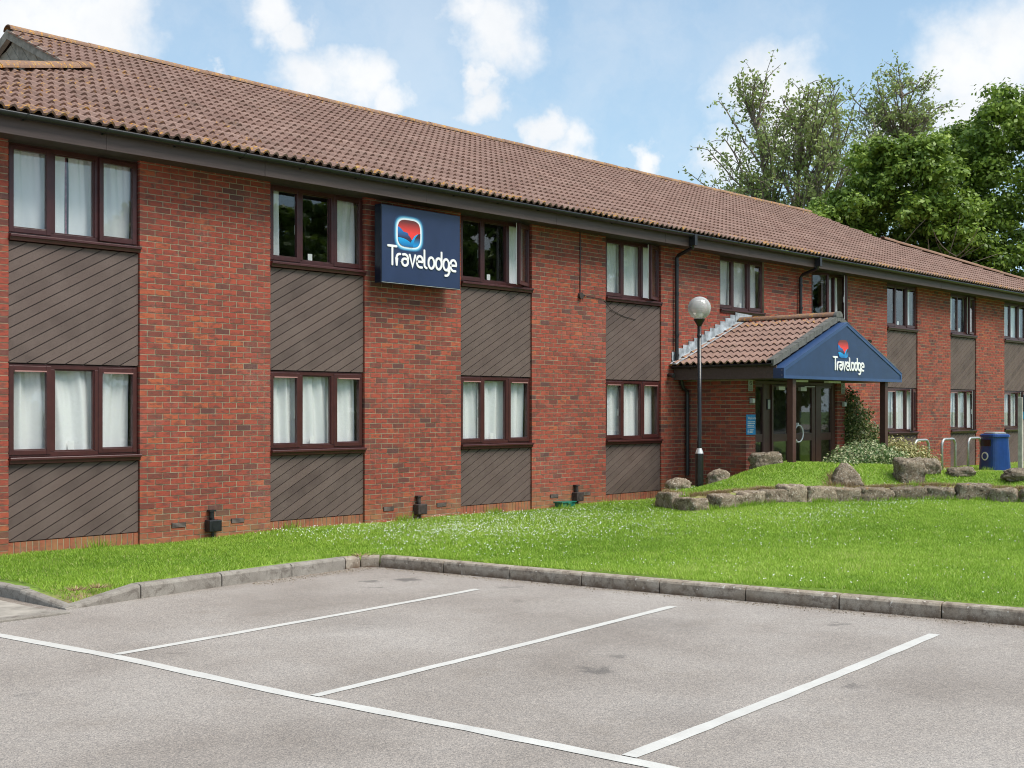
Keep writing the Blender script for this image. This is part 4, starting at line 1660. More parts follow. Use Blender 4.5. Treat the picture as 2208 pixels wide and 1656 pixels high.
# ------------------------------------------------------------------ entrance porch
PO = Vector((22.5, -1.3, 0))
porch = thing('entrance_porch', 'gabled entrance porch with blue fronted pitched roof on brown posts', 'porch', tuple(PO))


def pchild(mb_, name, mats, parent=None, **kw):
    o = build(mb_, name, mats, parent or porch, **kw)
    if parent is None:
        o.location = -PO
    return o


PW0, PW1, PY = 20.60, 24.46, -1.35
pb = []
# side walls: front face on x = PW0 (faces -x)
for (s0, s1, z0, z1) in rows(0.0, 1.35, 0.0, 2.30):
    pb.append(((PW0, -s0, z0), 'y', s1 - s0, z1 - z0))
for (xa, xb) in ((PW0 + 0.103, PW0 + 0.33), (PW1 - 0.33, PW1)):
    for (s0, s1, z0, z1) in rows(xa, xb, 0.0, 2.26):
        pb.append(((s0, PY, z0), 'x', s1 - s0, z1 - z0))
emit_bricks(pb, porch, PO, 300)
m_ = MB()
m_.box(PW0 + 0.006, PW0 + 0.2, PY + 0.006, -0.001, -0.2, 2.27)
m_.box(PW0 + 0.201, PW0 + 0.322, PY + 0.006, PY + 0.2, -0.2, 2.27)
pchild(m_, 'wall', M_mortar)
m_ = MB()
m_.box(PW1 - 0.322, PW1 - 0.006, PY + 0.006, PY + 0.2, -0.2, 2.27)
m_.box(PW1 - 0.2, PW1 - 0.006, PY + 0.201, -0.001, -0.2, 2.27)
pchild(m_, 'wall', M_mortar)
# low brick plinth ledge beside the porch
m_ = MB()
m_.box(20.05, 20.58, -0.62, -0.02, -0.1, 0.42)
pchild(m_, 'floor_slab', M_slab) if False else None
m_ = MB()
m_.box(PW0 + 0.33, PW1 - 0.33, PY - 0.9, PY + 1.3, -0.2, 0.06)
pchild(m_, 'floor_slab', M_slab)
# inner room behind the doors
m_ = MB()
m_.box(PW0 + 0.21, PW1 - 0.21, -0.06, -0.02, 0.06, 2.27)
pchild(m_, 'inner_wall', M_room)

# door screen
DZ0, DZ1 = 0.06, 2.25
DY0, DY1 = PY + 0.05, PY + 0.13
fm = MB()
for xa, xb in ((20.93, 20.98), (21.29, 21.40), (21.40, 21.62), (23.33, 23.55), (24.0, 24.13)):
    yo = 0.0 if (xa, xb) != (21.40, 21.62) else 0.04
    fm.box(xa, xb - 0.001, DY0 + yo, DY1, DZ0, DZ1 - 0.061)
fm.box(20.93, 24.13, DY0 - 0.002, DY1, DZ1 - 0.06, DZ1)
scr = pchild(fm, 'door_screen', M_framed, bevel=0.004)


def leaf(name, xa, xb, st0, st1, parent=None, yoff=0.0):
    m_ = MB()
    z_a, z_b = DZ0 + 0.01, DZ1 - 0.065
    m_.box(xa, xa + st0, DY0 + 0.01 + yoff, DY1 - 0.02, z_a, z_b)
    m_.box(xb - st1, xb, DY0 + 0.01 + yoff, DY1 - 0.02, z_a, z_b)
    m_.box(xa + st0, xb - st1, DY0 + 0.011 + yoff, DY1 - 0.021, z_a, z_a + 0.10)
    m_.box(xa + st0, xb - st1, DY0 + 0.011 + yoff, DY1 - 0.021, 1.075, 1.225)
    m_.box(xa + st0, xb - st1, DY0 + 0.011 + yoff, DY1 - 0.021, z_b - 0.05, z_b)
    o = pchild(m_, name, M_framed, bevel=0.003)
    for (za, zb) in ((z_a + 0.10, 1.075), (1.225, z_b - 0.05)):
        g_ = MB()
        g_.box(xa + st0, xb - st1, DY0 + 0.03 + yoff, DY0 + 0.04 + yoff, za, zb)
        build(g_, 'pane', M_glass, o)
    return o


leaf('sidelight', 20.981, 21.289, 0.012, 0.012)
dl = leaf('door', 21.625, 22.33, 0.06, 0.10)
dr_ = leaf('door', 22.335, 23.325, 0.20, 0.15)
leaf('sidelight', 23.552, 23.998, 0.012, 0.03)
# ring handle
m_ = MB()
cz, rx_, rz_ = 1.22, 0.17, 0.165
ringp = [(22.53 + rx_ * math.cos(a_), DY0 - 0.06, cz + rz_ * math.sin(a_)) for a_ in [2 * math.pi * i / 32 for i in range(33)]]
m_.tube(ringp, 0.014, 8, caps=False)
m_.box(22.515, 22.545, DY0 - 0.055, DY0 + 0.012, cz + rz_ - 0.01, cz + rz_ + 0.05)
m_.box(22.515, 22.545, DY0 - 0.055, DY0 + 0.012, cz - rz_ - 0.02, cz - rz_ + 0.01)
build(m_, 'handle', M_white, dr_)
m_ = MB()
m_.box(22.63, 22.86, DY0 - 0.05, DY0 + 0.009, 2.07, 2.15)
m_.box(22.80, 23.2, DY0 - 0.05, DY0 - 0.035, 2.155, 2.168)
build(m_, 'door_closer', M_steel, dr_)
m_ = MB()
m_.box(21.78, 22.02, DY0 - 0.05, DY0 + 0.009, 2.08, 2.15)
build(m_, 'door_closer', M_steel, dl)

# porch roof structure
PR0, PR1 = -2.20, 0.0
m_ = MB()
m_.box(20.18, 24.82, -2.20, -1.36, 2.262, 2.275)
pchild(m_, 'soffit', M_soffit)
m_ = MB()
m_.prism([(PXC - PHW + 0.05, 2.52), (PXC, PRZ - 0.02), (PXC + PHW - 0.05, 2.52)], -2.15, -0.02, 'y')
pchild(m_, 'roof_deck', M_soffit)
for s_, nm in ((-1, 0), (1, 1)):
    m_ = MB()
    xf = PXC + s_ * 2.33
    m_.box(min(xf, xf + s_ * 0.025), max(xf, xf + s_ * 0.025), -2.26, -0.025, 2.265, 2.50)
    pchild(m_, 'fascia_board', M_fascia)
    g2 = gutter((PXC + s_ * 2.415, -0.03, 2.535), (PXC + s_ * 2.415, -2.24, 2.535), 0.05, porch, PO, M_black)
    m_ = MB()
    for yy_ in (-0.4, -1.1, -1.85):
        m_.box(PXC + s_ * 2.36 - 0.008, PXC + s_ * 2.36 + 0.008, yy_ - 0.012, yy_ + 0.012, 2.46, 2.545)
    build(m_, 'gutter_bracket', M_black, g2)
pang = math.atan(PT)
# left slope: u runs from the front back to the wall when seen from outside
tile_field((PXC - PHW - 0.03, -0.01, PEZ + 0.01), (0, -1, 0), (math.cos(pang), 0, math.sin(pang)), 8, 9,
           lambda m_, r, c: m_.x < PXC - 0.1 and m_.y > -2.22, porch, PO, 300, lambda r, c: 0.8 if c == 0 or r == 7 else 0.25)
tile_field((PXC + PHW + 0.03, -2.17, PEZ + 0.01), (0, 1, 0), (-math.cos(pang), 0, math.sin(pang)), 8, 9,
           lambda m_, r, c: m_.x > PXC + 0.1 and m_.y < 0.0, porch, PO, 60, lambda r, c: 0.2)
ridge_run((PXC, -0.01, PRZ + 0.045), (PXC, -2.24, PRZ + 0.045), 0.45, 0.115, porch, PO, 0.7, 0.8)
# grey dry verge units on both rakes
for s_ in (-1, 1):
    for i in range(9):
        x_a = PXC + s_ * (PHW + 0.03 - i * gauge * math.cos(pang))
        x_b = PXC + s_ * max(0.0, (PHW + 0.03 - (i + 1) * gauge * math.cos(pang) + 0.006))
        za = PEZ + 0.01 + (PHW + 0.03 - abs(x_a - PXC)) * PT
        zb_ = PEZ + 0.01 + (PHW + 0.03 - abs(x_b - PXC)) * PT
        m_ = MB()
        pl = [(x_a, za - 0.05), (x_b, zb_ - 0.065), (x_b, zb_ + 0.058), (x_a, za + 0.062)]
        m_.prism(pl, -2.262, -2.215, 'y', random.random())
        pl2 = [(x_a, za + 0.048), (x_b, zb_ + 0.044), (x_b, zb_ + 0.056), (x_a, za + 0.060)]
        m_.prism(pl2, -2.214, -2.12, 'y', random.random())
        pchild(m_, 'verge_tile', M_verge)
m_ = MB()
pts_ = [(PXC + 0.135 * math.cos(a_), PRZ + 0.035 + 0.115 * math.sin(a_)) for a_ in [math.pi * i / 10 for i in range(11)]]
m_.prism(pts_, -2.268, -2.20, 'y')
pchild(m_, 'ridge_end_cap', M_verge)

# blue gable fascia
BY0, BY1 = -2.42, -2.20
gx0, gx1 = 20.14, 24.88
gA = [(gx0, 2.262), (gx1, 2.262), (gx1, 2.44), (PXC + 0.01, 3.375), (gx0, 2.44)]
m_ = MB()
m_.prism(gA, BY0 + 0.012, BY1, 'y')
gable = pchild(m_, 'gable_panel', M_navy2)
# raised trim following the outline
def inset(poly, d):
    n_ = len(poly)
    cx_ = sum(q[0] for q in poly) / n_
    out = []
    for i in range(n_):
        p0, p1, p2 = Vector(poly[i - 1]), Vector(poly[i]), Vector(poly[(i + 1) % n_])
        e1, e2 = (p1 - p0).normalized(), (p2 - p1).normalized()
        n1_, n2_ = Vector((-e1.y, e1.x)), Vector((-e2.y, e2.x))
        bis = (n1_ + n2_)
        bis = bis / max(bis.length_squared, 1e-6) * 2
        q = p1 + bis * d
        out.append((q.x, q.y))
    return out


inn = inset(gA, 0.055)
m_ = MB()
for i in range(5):
    j = (i + 1) % 5
    m_.prism([gA[i], gA[j], inn[j], inn[i]], BY0, BY0 + 0.0115, 'y', 0.5)
build(m_, 'gable_trim', M_navylt, gable)
m_ = MB()
for (q0, q1) in ((gA[2], gA[3]), (gA[3], gA[4])):
    m_.prism([q0, q1, (q1[0], q1[1] + 0.012), (q0[0], q0[1] + 0.012)], BY0 - 0.004, BY1 - 0.002, 'y')
build(m_, 'gable_flashing', M_navylt, gable)
m_ = MB()
for zz in (2.32, 2.41):
    m_.tube([(gx0 - 0.006, -2.38, zz), (gx0 + 0.002, -2.38, zz)], 0.008, 8)
build(m_, 'screw_head', M_galv, gable)
# posts
for xp in (20.66, 24.36):
    m_ = MB()
    m_.box(xp - 0.062, xp + 0.062, -2.335, -2.215, -0.1, 2.261)
    pchild(m_, 'post', M_framed, bevel=0.006)
# ceiling lights
for xl in (21.6, 22.9):
    m_ = MB()
    m_.box(xl - 0.25, xl + 0.25, -1.95, -1.85, 2.225, 2.261)
    pchild(m_, 'ceiling_light', M_white)


# ------------------------------------------------------------------ lettering made of strokes with round ends
def arc(cx_, cy_, rx, ry, a0, a1, n_=14):
    return [(cx_ + rx * math.cos(R(a0 + (a1 - a0) * i / n_)), cy_ + ry * math.sin(R(a0 + (a1 - a0) * i / n_))) for i in range(n_ + 1)]


def letters():
    """strokes on a baseline, x height 1; returns list of polylines and total width"""
    S = []
    x = 0.0
    # T
    S += [[(x, 1.62), (x + 0.78, 1.62)], [(x + 0.39, 1.62), (x + 0.39, 0.0)]]
    x += 0.80
    # r
    S += [[(x, 0.0), (x, 0.62)] + arc(x + 0.30, 0.62, 0.30, 0.36, 180, 90, 8) + [(x + 0.34, 0.98)]]
    x += 0.50
    # a : open top bowl
    S += [[(x + 0.10, 0.97)] + [(x + 0.22, 1.0)] + arc(x + 0.26, 0.66, 0.32, 0.34, 90, 0, 8) + [(x + 0.58, 0.34)] + arc(x + 0.30, 0.32, 0.28, 0.32, 0, -180, 14) + arc(x + 0.30, 0.32, 0.28, 0.30, 180, 60, 10)]
    x += 0.76
    # v
    S += [[(x, 1.0), (x + 0.27, 0.0), (x + 0.54, 1.0)]]
    x += 0.70
    # e
    S += [[(x + 0.02, 0.50), (x + 0.56, 0.50)] + arc(x + 0.29, 0.58, 0.29, 0.42, 0, 180, 12) + [(x, 0.42)] + arc(x + 0.31, 0.40, 0.31, 0.40, 180, 270, 8) + [(x + 0.50, 0.0)]]
    x += 0.74
    # l
    S += [[(x, 1.55), (x, 0.28)] + arc(x + 0.24, 0.26, 0.24, 0.26, 180, 265, 6)]
    x += 0.40
    # o
    S += [arc(x + 0.29, 0.5, 0.29, 0.5, 0, 360, 26)]
    x += 0.75
    # d
    S += [arc(x + 0.29, 0.5, 0.29, 0.5, 0, 360, 26), [(x + 0.58, 1.55), (x + 0.58, 0.30)]]
    x += 0.76
    # g
    S += [arc(x + 0.29, 0.5, 0.29, 0.5, 0, 360, 26), [(x + 0.58, 0.72), (x + 0.58, -0.16)] + arc(x + 0.30, -0.16, 0.28, 0.34, 0, -90, 8) + [(x + 0.20, -0.50)]]
    x += 0.76
    # e
    S += [[(x + 0.02, 0.50), (x + 0.56, 0.50)] + arc(x + 0.29, 0.58, 0.29, 0.42, 0, 180, 12) + [(x, 0.42)] + arc(x + 0.31, 0.40, 0.31, 0.40, 180, 270, 8) + [(x + 0.50, 0.0)]]
    x += 0.58
    return S, x


def stroke_prism(m_, pts_, w_, y_front, dep):
    """ribbon with round caps around a polyline in the x-z plane"""
    P_ = [Vector(q) for q in pts_]
    cl_ = (P_[0] - P_[-1]).length < 1e-6
    if cl_:
        P_ = P_[:-1]
    n_ = len(P_)
    L_, R_ = [], []
    for i in range(n_):
        if cl_:
            d0, d1 = (P_[i] - P_[i - 1]).normalized(), (P_[(i + 1) % n_] - P_[i]).normalized()
        else:
            d0 = (P_[i] - P_[i - 1]).normalized() if i > 0 else (P_[1] - P_[0]).normalized()
            d1 = (P_[i + 1] - P_[i]).normalized() if i < n_ - 1 else d0
        d = (d0 + d1)
        d = d.normalized() if d.length > 1e-4 else d0
        nr = Vector((-d.y, d.x))
        k_ = 1 / max(0.55, nr.dot(Vector((-d1.y, d1.x))))
        L_.append(P_[i] + nr * w_ / 2 * k_)
        R_.append(P_[i] - nr * w_ / 2 * k_)
    rng_ = range(n_ if cl_ else n_ - 1)
    vs, fs = [], []
    for i in range(n_):
        for q in (L_[i], R_[i]):
            vs.append((q.x, y_front, q.y))
            vs.append((q.x, y_front + dep, q.y))
    for i in rng_:
        a_, b_ = 4 * i, 4 * ((i + 1) % n_)
        fs += [(a_, a_ + 2, b_ + 2, b_), (a_ + 1, a_, b_, b_ + 1), (a_ + 2, a_ + 3, b_ + 3, b_ + 2)]
    m_.add(vs, fs)
    if not cl_:
        for (c_, d_) in ((P_[0], (P_[0] - P_[1]).normalized()), (P_[-1], (P_[-1] - P_[-2]).normalized())):
            nr = Vector((-d_.y, d_.x))
            cap = []
            for j in range(9):
                th = -math.pi / 2 + math.pi * j / 8
                q = c_ + (d_ * math.cos(th) + nr * math.sin(th)) * w_ / 2
                cap.append((q.x, q.y))
            vs = [(q[0], y_front, q[1]) for q in cap] + [(q[0], y_front + dep, q[1]) for q in cap]
            fs = [list(range(9))] + [(j, j + 1, 9 + j + 1, 9 + j) for j in range(8)]
            m_.add(vs, fs)


def lettering(parent, x0, z0, width, y_front, dep, m_mat, name='lettering', zs=1.0, thick=0.19):
    S, W = letters()
    s_ = width / W
    m_ = MB()
    for i, st_ in enumerate(S):
        stroke_prism(m_, [(x0 + q[0] * s_, z0 + q[1] * s_ * zs) for q in st_], thick * s_, y_front - 0.0004 * (i % 4), dep)
    return build(m_, name, m_mat, parent)


def superellipse(cx_, cz_, a_, b_, n_=3.6, k_=40):
    out = []
    for i in range(k_):
        th = 2 * math.pi * i / k_
        c_, s_ = math.cos(th), math.sin(th)
        out.append((cx_ + a_ * math.copysign(abs(c_) ** (2 / n_), c_), cz_ + b_ * math.copysign(abs(s_) ** (2 / n_), s_)))
    return out


def in_poly_clip(poly, cx_, cz_, a_, b_):
    """clip a polygon to the superellipse by repeated half planes"""
    sh = superellipse(cx_, cz_, a_, b_, 3.6, 32)
    pl = list(poly)
    for i in range(len(sh)):
        e0, e1 = sh[i], sh[(i + 1) % len(sh)]
        out = []
        f_ = lambda q: (e1[0] - e0[0]) * (q[1] - e0[1]) - (e1[1] - e0[1]) * (q[0] - e0[0])
        for j in range(len(pl)):
            p0, p1 = pl[j], pl[(j + 1) % len(pl)]
            v0, v1 = f_(p0), f_(p1)
            if v0 >= 0:
                out.append(p0)
            if (v0 >= 0) != (v1 >= 0):
                t_ = v0 / (v0 - v1)
                out.append((p0[0] + (p1[0] - p0[0]) * t_, p0[1] + (p1[1] - p0[1]) * t_))
        pl = out
        if len(pl) < 3:
            return None
    return pl


def grad_mat(name, c_lo, c_hi, za, zb):
    m, t, b = mat(name)
    s_ = t.new('ShaderNodeSeparateXYZ')
    t.put(s_.inputs[0], t.new('ShaderNodeTexCoord').outputs['Object'])
    t.put(b.inputs['Base Color'], t.mix(t.rng(s_.outputs['Z'], za, zb), (*c_lo, 1), (*c_hi, 1)))
    b.inputs['Roughness'].default_value = 0.35
    return m


def logo(parent, cx_, cz_, a_, b_, yf, halo=True, ov=Vector((0, 0, 0))):
    """printed emblem: red sky over blue hills in a rounded square"""
    zlo, zhi = cz_ - b_ - 0, cz_ + b_
    red = grad_mat('logo_red', (0.86, 0.055, 0.045), (0.17, 0.035, 0.030), cz_ + 0.05 * b_, cz_ + 0.85 * b_)
    blu = grad_mat('logo_blue', (0.045, 0.035, 0.075), (0.010, 0.22, 0.62), cz_ - 0.35 * b_, cz_ + 0.35 * b_)
    cy = grad_mat('logo_cyan', (0.012, 0.12, 0.34), (0.010, 0.40, 0.82), cz_ - b_, cz_ - 0.35 * b_)
    drk = grad_mat('logo_slate', (0.012, 0.26, 0.60), (0.050, 0.030, 0.045), cz_ - 0.8 * b_, cz_ - 0.25 * b_)
    U = lambda pts_: [(cx_ + q[0] * a_, cz_ + q[1] * b_) for q in pts_]
    if halo:
        m, t, b = mat('logo_halo')
        s_ = t.new('ShaderNodeSeparateXYZ')
        t.put(s_.inputs[0], t.new('ShaderNodeTexCoord').outputs['Object'])
        ux = t.math('POWER', t.math('ABSOLUTE', t.math('DIVIDE', t.math('SUBTRACT', s_.outputs['X'], cx_), a_)), 3.4)
        uz = t.math('POWER', t.math('ABSOLUTE', t.math('DIVIDE', t.math('SUBTRACT', s_.outputs['Z'], cz_), b_)), 3.4)
        rr = t.math('POWER', t.math('ADD', ux, uz), 1 / 3.4)
        cc = t.ramp(t.rng(rr, 1.0, 1.40), [(0.0, (0.85, 0.92, 0.95)), (0.22, (0.80, 0.90, 0.95)), (0.42, (0.16, 0.50, 0.72)), (0.72, (0.022, 0.085, 0.20)), (1.0, (0.024, 0.040, 0.094))])
        t.put(b.inputs['Base Color'], cc)
        b.inputs['Roughness'].default_value = 0.3
        m_ = MB()
        m_.prism(superellipse(cx_, cz_, a_ * 1.40, b_ * 1.34), yf - 0.0015, yf, 'y')
        build(m_, 'logo_halo', m, parent)
        yf -= 0.002
    m_ = MB()
    m_.prism(superellipse(cx_, cz_, a_, b_), yf - 0.0015, yf, 'y')
    build(m_, 'logo_sky', red, parent)
    face = [(-1.3, 0.50), (-0.85, 0.40), (-0.62, 0.22), (-0.50, 0.10), (-0.22, 0.06), (-0.08, 0.00), (-0.06, -0.12), (0.06, -0.22), (0.14, -0.30), (0.16, -0.38), (0.26, -0.48), (0.30, -0.58), (0.42, -0.90), (0.1, -1.3), (-1.3, -1.3)]
    for nm, pl, mm in (('logo_mountain', face, blu),
                       ('logo_slope', [(1.3, 0.20), (0.75, 0.02), (0.45, -0.25), (0.22, -0.60), (0.0, -1.3), (1.3, -1.3)], drk),
                       ('logo_hill', [(-1.3, -0.42)] + [(-0.95 + 0.1 * i, -0.36 - 0.35 * ((0.1 * i) / 1.15) ** 2.2) for i in range(12)] + [(0.2, -0.80), (0.0, -1.3), (-1.3, -1.3)], cy),
                       ('logo_river', [(0.78, 0.05), (0.50, -0.30), (0.34, -0.70), (0.30, -1.3), (-0.08, -1.3), (0.06, -0.80), (0.22, -0.45), (0.48, -0.12)], cy)):
        # fan-safe: cut into convex slices
        yf -= 0.002
        m_ = MB()
        zs_ = sorted(set([q[1] for q in pl]))
        P_ = pl
        for i in range(len(zs_) - 1):
            z_a, z_b = zs_[i], zs_[i + 1]
            zm = (z_a + z_b) / 2

            def xat(z__):
                xs_ = []
                for j in range(len(P_)):
                    q0, q1 = P_[j], P_[(j + 1) % len(P_)]
                    if (q0[1] - zm) * (q1[1] - zm) < 0:
                        xs_.append((q0[0] + (q1[0] - q0[0]) * (z__ - q0[1]) / (q1[1] - q0[1]), (q0[0] + (q1[0] - q0[0]) * (zm - q0[1]) / (q1[1] - q0[1]))))
                xs_.sort(key=lambda q: q[1])
                return [q[0] for q in xs_]
            xa_, xb_ = xat(z_a), xat(z_b)
            for j in range(0, len(xa_) - 1, 2):
                quad = U([(xa_[j], z_a), (xa_[j + 1], z_a), (xb_[j + 1], z_b), (xb_[j], z_b)])
                c_ = in_poly_clip(quad, cx_, cz_, a_, b_)
                if c_ and len(c_) > 2:
                    m_.prism(c_, yf - 0.0012, yf, 'y')
        if m_.v:
            build(m_, nm, mm, parent)


# gable lettering and emblem
M_letter = simple('white_letter_face', (0.86, 0.86, 0.84), 0.35, var=0.02)
logo(gable, 22.37, 2.865, 0.205, 0.175, BY0 + 0.010, halo=False)
lettering(gable, 21.97, 2.465, 1.23, BY0 - 0.004, 0.015, M_letter, zs=0.80)

# ------------------------------------------------------------------ big wall sign
sign = thing('hotel_sign', 'large square navy sign with red and blue emblem over white lettering', 'sign', (13.21, -0.25, 3.55))
SO = Vector((13.21, -0.25, 3.55))
sx0, sx1, sz0, sz1, sy0, sy1 = 12.39, 14.03, 3.555, 4.705, -0.295, -0.150
m_ = MB()
m_.box(sx0, sx1, sy0 + 0.004, sy1, sz0, sz1)
cas = build(m_, 'casing', M_navydk, sign, bevel=0.006)
cas.location = -SO
m_ = MB()
m_.box(sx0 + 0.018, sx1 - 0.014, sy0, sy0 + 0.0035, sz0 + 0.018, sz1 - 0.014)
face = build(m_, 'face_panel', M_navy, sign)
face.location = -SO
m_ = MB()
m_.box(sx0 + 0.01, sx1 - 0.01, sy0 - 0.004, sy0 + 0.003, sz0 + 0.004, sz0 + 0.012)
o = build(m_, 'edge_trim', M_galv, sign)
o.location = -SO
m_ = MB()
for xx in (12.6, 13.8):
    for zz in (3.75, 4.5):
        m_.box(xx - 0.03, xx + 0.03, -0.151, 0.0, zz - 0.03, zz + 0.03)
o = build(m_, 'bracket', M_galv, sign)
o.location = -SO
logo(face, 12.943, 4.318, 0.228, 0.200, sy0 - 0.0005, halo=True)
lettering(face, 12.52, 3.835, 1.41, sy0 - 0.012, 0.011, M_letter, zs=0.80, thick=0.165)

# ------------------------------------------------------------------ wall fixtures (things of their own)
def drain_box(x, label, tone):
    o = thing('drain_box', label, 'box', (x, -0.07, 0.1), 'black boxes with pipe stubs low on the wall')
    m_ = MB()
    m_.box(-0.095, 0.095, -0.055, 0.068, 0.0, 0.155)
    build(m_, 'box', tone, o, bevel=0.012)
    m_ = MB()
    m_.lathe([(0.0, -0.012), (0.060, -0.012), (0.068, 0.0), (0.0, 0.0)], n=20)
    c_ = build(m_, 'cover', tone, o, loc=(0.01, -0.058, 0.078))
    c_.rotation_euler = (R(90), 0, 0)
    m_ = MB()
    m_.tube([(0.0, 0.03, 0.15), (-0.01, 0.03, 0.185), (-0.01, 0.03, 0.27)], 0.033, 12)
    m_.box(-0.06, 0.035, -0.01, 0.065, 0.262, 0.285)
    build(m_, 'pipe_stub', tone, o)
    m_ = MB()
    m_.tube([(0.10, 0.02, 0.09), (0.13, 0.02, 0.07), (0.13, 0.02, 0.04), (0.09, 0.02, 0.02)], 0.006, 6)
    build(m_, 'cable_loop', tone, o)
    m_ = MB()
    m_.tube([(0.0, 0.02, 0.0), (0.0, 0.02, -0.12)], 0.02, 8)
    build(m_, 'lower_pipe', tone, o)
    return o


drain_box(9.664, 'glossy black box with pipe stub on the left brick pier, nearest the camera', M_black)
M_rust = simple('weathered_dark_box', (0.045, 0.032, 0.028), 0.7, var=0.5, scale=20)
drain_box(13.395, 'dirty black box with pipe stub on the brick pier below the big sign', M_rust)
drain_box(17.186, 'weathered dark box with pipe stub just right of the green box', M_rust)

cab = thing('wall_cable', 'black cable hanging from the eaves to a small box on the brick', 'cable', (17.31, -0.02, 3.7))
CO = Vector((17.31, -0.02, 3.7))
m_ = MB()
m_.tube([(17.31, -0.012, 4.82), (17.315, -0.012, 4.2), (17.31, -0.012, 3.75)], 0.009, 6)
m_.tube([(17.31, -0.02, 3.71), (17.55, -0.015, 3.70), (17.97, -0.012, 3.68), (18.06, 0.0, 3.62), (18.25, 0.015, 3.50), (18.6, 0.018, 3.41), (18.97, 0.018, 3.37)], 0.0048, 6)
o = build(m_, 'wire', M_black, cab)
o.location = -CO
m_ = MB()
m_.tube([(17.31, 0.0, 3.70), (17.31, -0.05, 3.70)], 0.055, 12)
m_.tube([(17.36, -0.03, 3.715), (17.42, -0.03, 3.71)], 0.02, 8)
o = build(m_, 'junction_box', M_rust, cab)
o.location = -CO


def wall_lamp(x, z, lab):
    o = thing('wall_fitting', lab, 'fitting', (x, -0.001, z))
    m_ = MB()
    m_.tube([(0, 0, 0), (0, -0.05, 0)], 0.032, 12)
    build(m_, 'base', M_black, o)
    m_ = MB()
    m_.tube([(0, -0.04, 0.0), (-0.03, -0.12, -0.01), (-0.04, -0.16, -0.02)], [0.03, 0.045, 0.040], 12)
    build(m_, 'head', M_black, o)


wall_lamp(19.98, 2.36, 'small dark fitting on the brick left of the porch eave')
wall_lamp(28.05, 3.33, 'small dark fitting on the brick above the right slope of the porch')

gbx = thing('green_box', 'small green lidded plastic box on the grass against the wall', 'box', (16.72, -0.16, 0.0))
m_ = MB()
m_.prism([(-0.16, 0.0), (0.16, 0.0), (0.18, 0.10), (-0.18, 0.10)], -0.09, 0.09, 'y')
build(m_, 'body', M_teal, gbx, bevel=0.01)
m_ = MB()
m_.box(-0.195, 0.195, -0.105, 0.105, 0.101, 0.125)
m_.box(-0.05, 0.05, -0.115, -0.10, 0.08, 0.118)
build(m_, 'lid', M_teal, gbx, bevel=0.008)

# small signs around the door
wel = thing('welcome_sign', 'blue welcome notice with white text on the left porch pier', 'sign', (20.745, PY - 0.004, 1.415))
m_ = MB()
m_.box(-0.155, 0.155, -0.012, 0.0, -0.19, 0.19)
build(m_, 'panel', M_cyan, wel)
fc = bpy.data.curves.new('welcome_text', 'FONT')
fc.body = 'Welcome'
fc.size = 0.075
fc.extrude = 0.001
tmp = bpy.data.objects.new('tmp', fc)
col.objects.link(tmp)
dg = bpy.context.evaluated_depsgraph_get()
tme = bpy.data.meshes.new_from_object(tmp.evaluated_get(dg))
bpy.data.objects.remove(tmp)
to = link('lettering', tme, M_card, wel, (-0.125, -0.0145, 0.10))
to.rotation_euler = (R(90), 0, 0)
m_ = MB()
for j, zz in enumerate((0.045, 0.012, -0.022, -0.055)):
    x_ = -0.125
    rr = random.Random(j)
    while x_ < (0.10 if j != 1 else 0.12):
        w_ = rr.uniform(0.02, 0.05)
        m_.box(x_, min(x_ + w_, 0.13), -0.0145, -0.0125, zz, zz + 0.016)
        x_ += w_ + 0.008
for j, zz in enumerate((-0.105, -0.130, -0.155)):
    m_.box(-0.055, 0.085 - 0.02 * j, -0.0145, -0.0125, zz, zz + 0.014)
build(m_, 'small_print', M_card, wel)
m_ = MB()
stroke_prism(m_, arc(-0.10, -0.135, 0.022, 0.022, 100, 350, 10), 0.009, -0.0147, 0.002)
stroke_prism(m_, [(-0.108, -0.095), (-0.106, -0.125), (-0.085, -0.127), (-0.075, -0.15)], 0.009, -0.0152, 0.002)
m_.tube([(-0.109, -0.0148, -0.083), (-0.109, -0.0125, -0.083)], 0.008, 8)
build(m_, 'wheelchair_symbol', M_card, wel)


def notice(x, z, lab):
    o = thing('wall_notice', lab, 'sign', (x, PY - 0.004, z))
    m_ = MB()
    m_.box(-0.075, 0.075, -0.010, 0.0, -0.11, 0.11)
    build(m_, 'plate', M_grey, o)
    m_ = MB()
    stroke_prism(m_, arc(0, 0.045, 0.038, 0.038, 0, 360, 18), 0.010, -0.0125, 0.002)
    stroke_prism(m_, [(-0.026, 0.071), (0.026, 0.019)], 0.009, -0.0130, 0.002)
    for zz in (-0.03, -0.05, -0.072, -0.09):
        m_.box(-0.055, 0.055, -0.0125, -0.0105, zz - 0.004, zz + 0.005)
    build(m_, 'printing', M_black, o)
    return o


notice(20.735, 2.155, 'grey notice with round symbol above the blue welcome notice')
notice(24.36, 2.145, 'grey notice with round symbol on the right porch pier')


def wbox(x, z, lab):
    o = thing('wall_box', lab, 'box', (x, PY - 0.004, z))
    m_ = MB()
    m_.box(-0.06, 0.06, -0.055, 0.0, -0.05, 0.05)
    build(m_, 'housing', M_grey, o, bevel=0.008)
    m_ = MB()
    m_.box(-0.02, 0.045, -0.060, -0.0555, -0.035, 0.035)
    build(m_, 'cover', M_white, o)


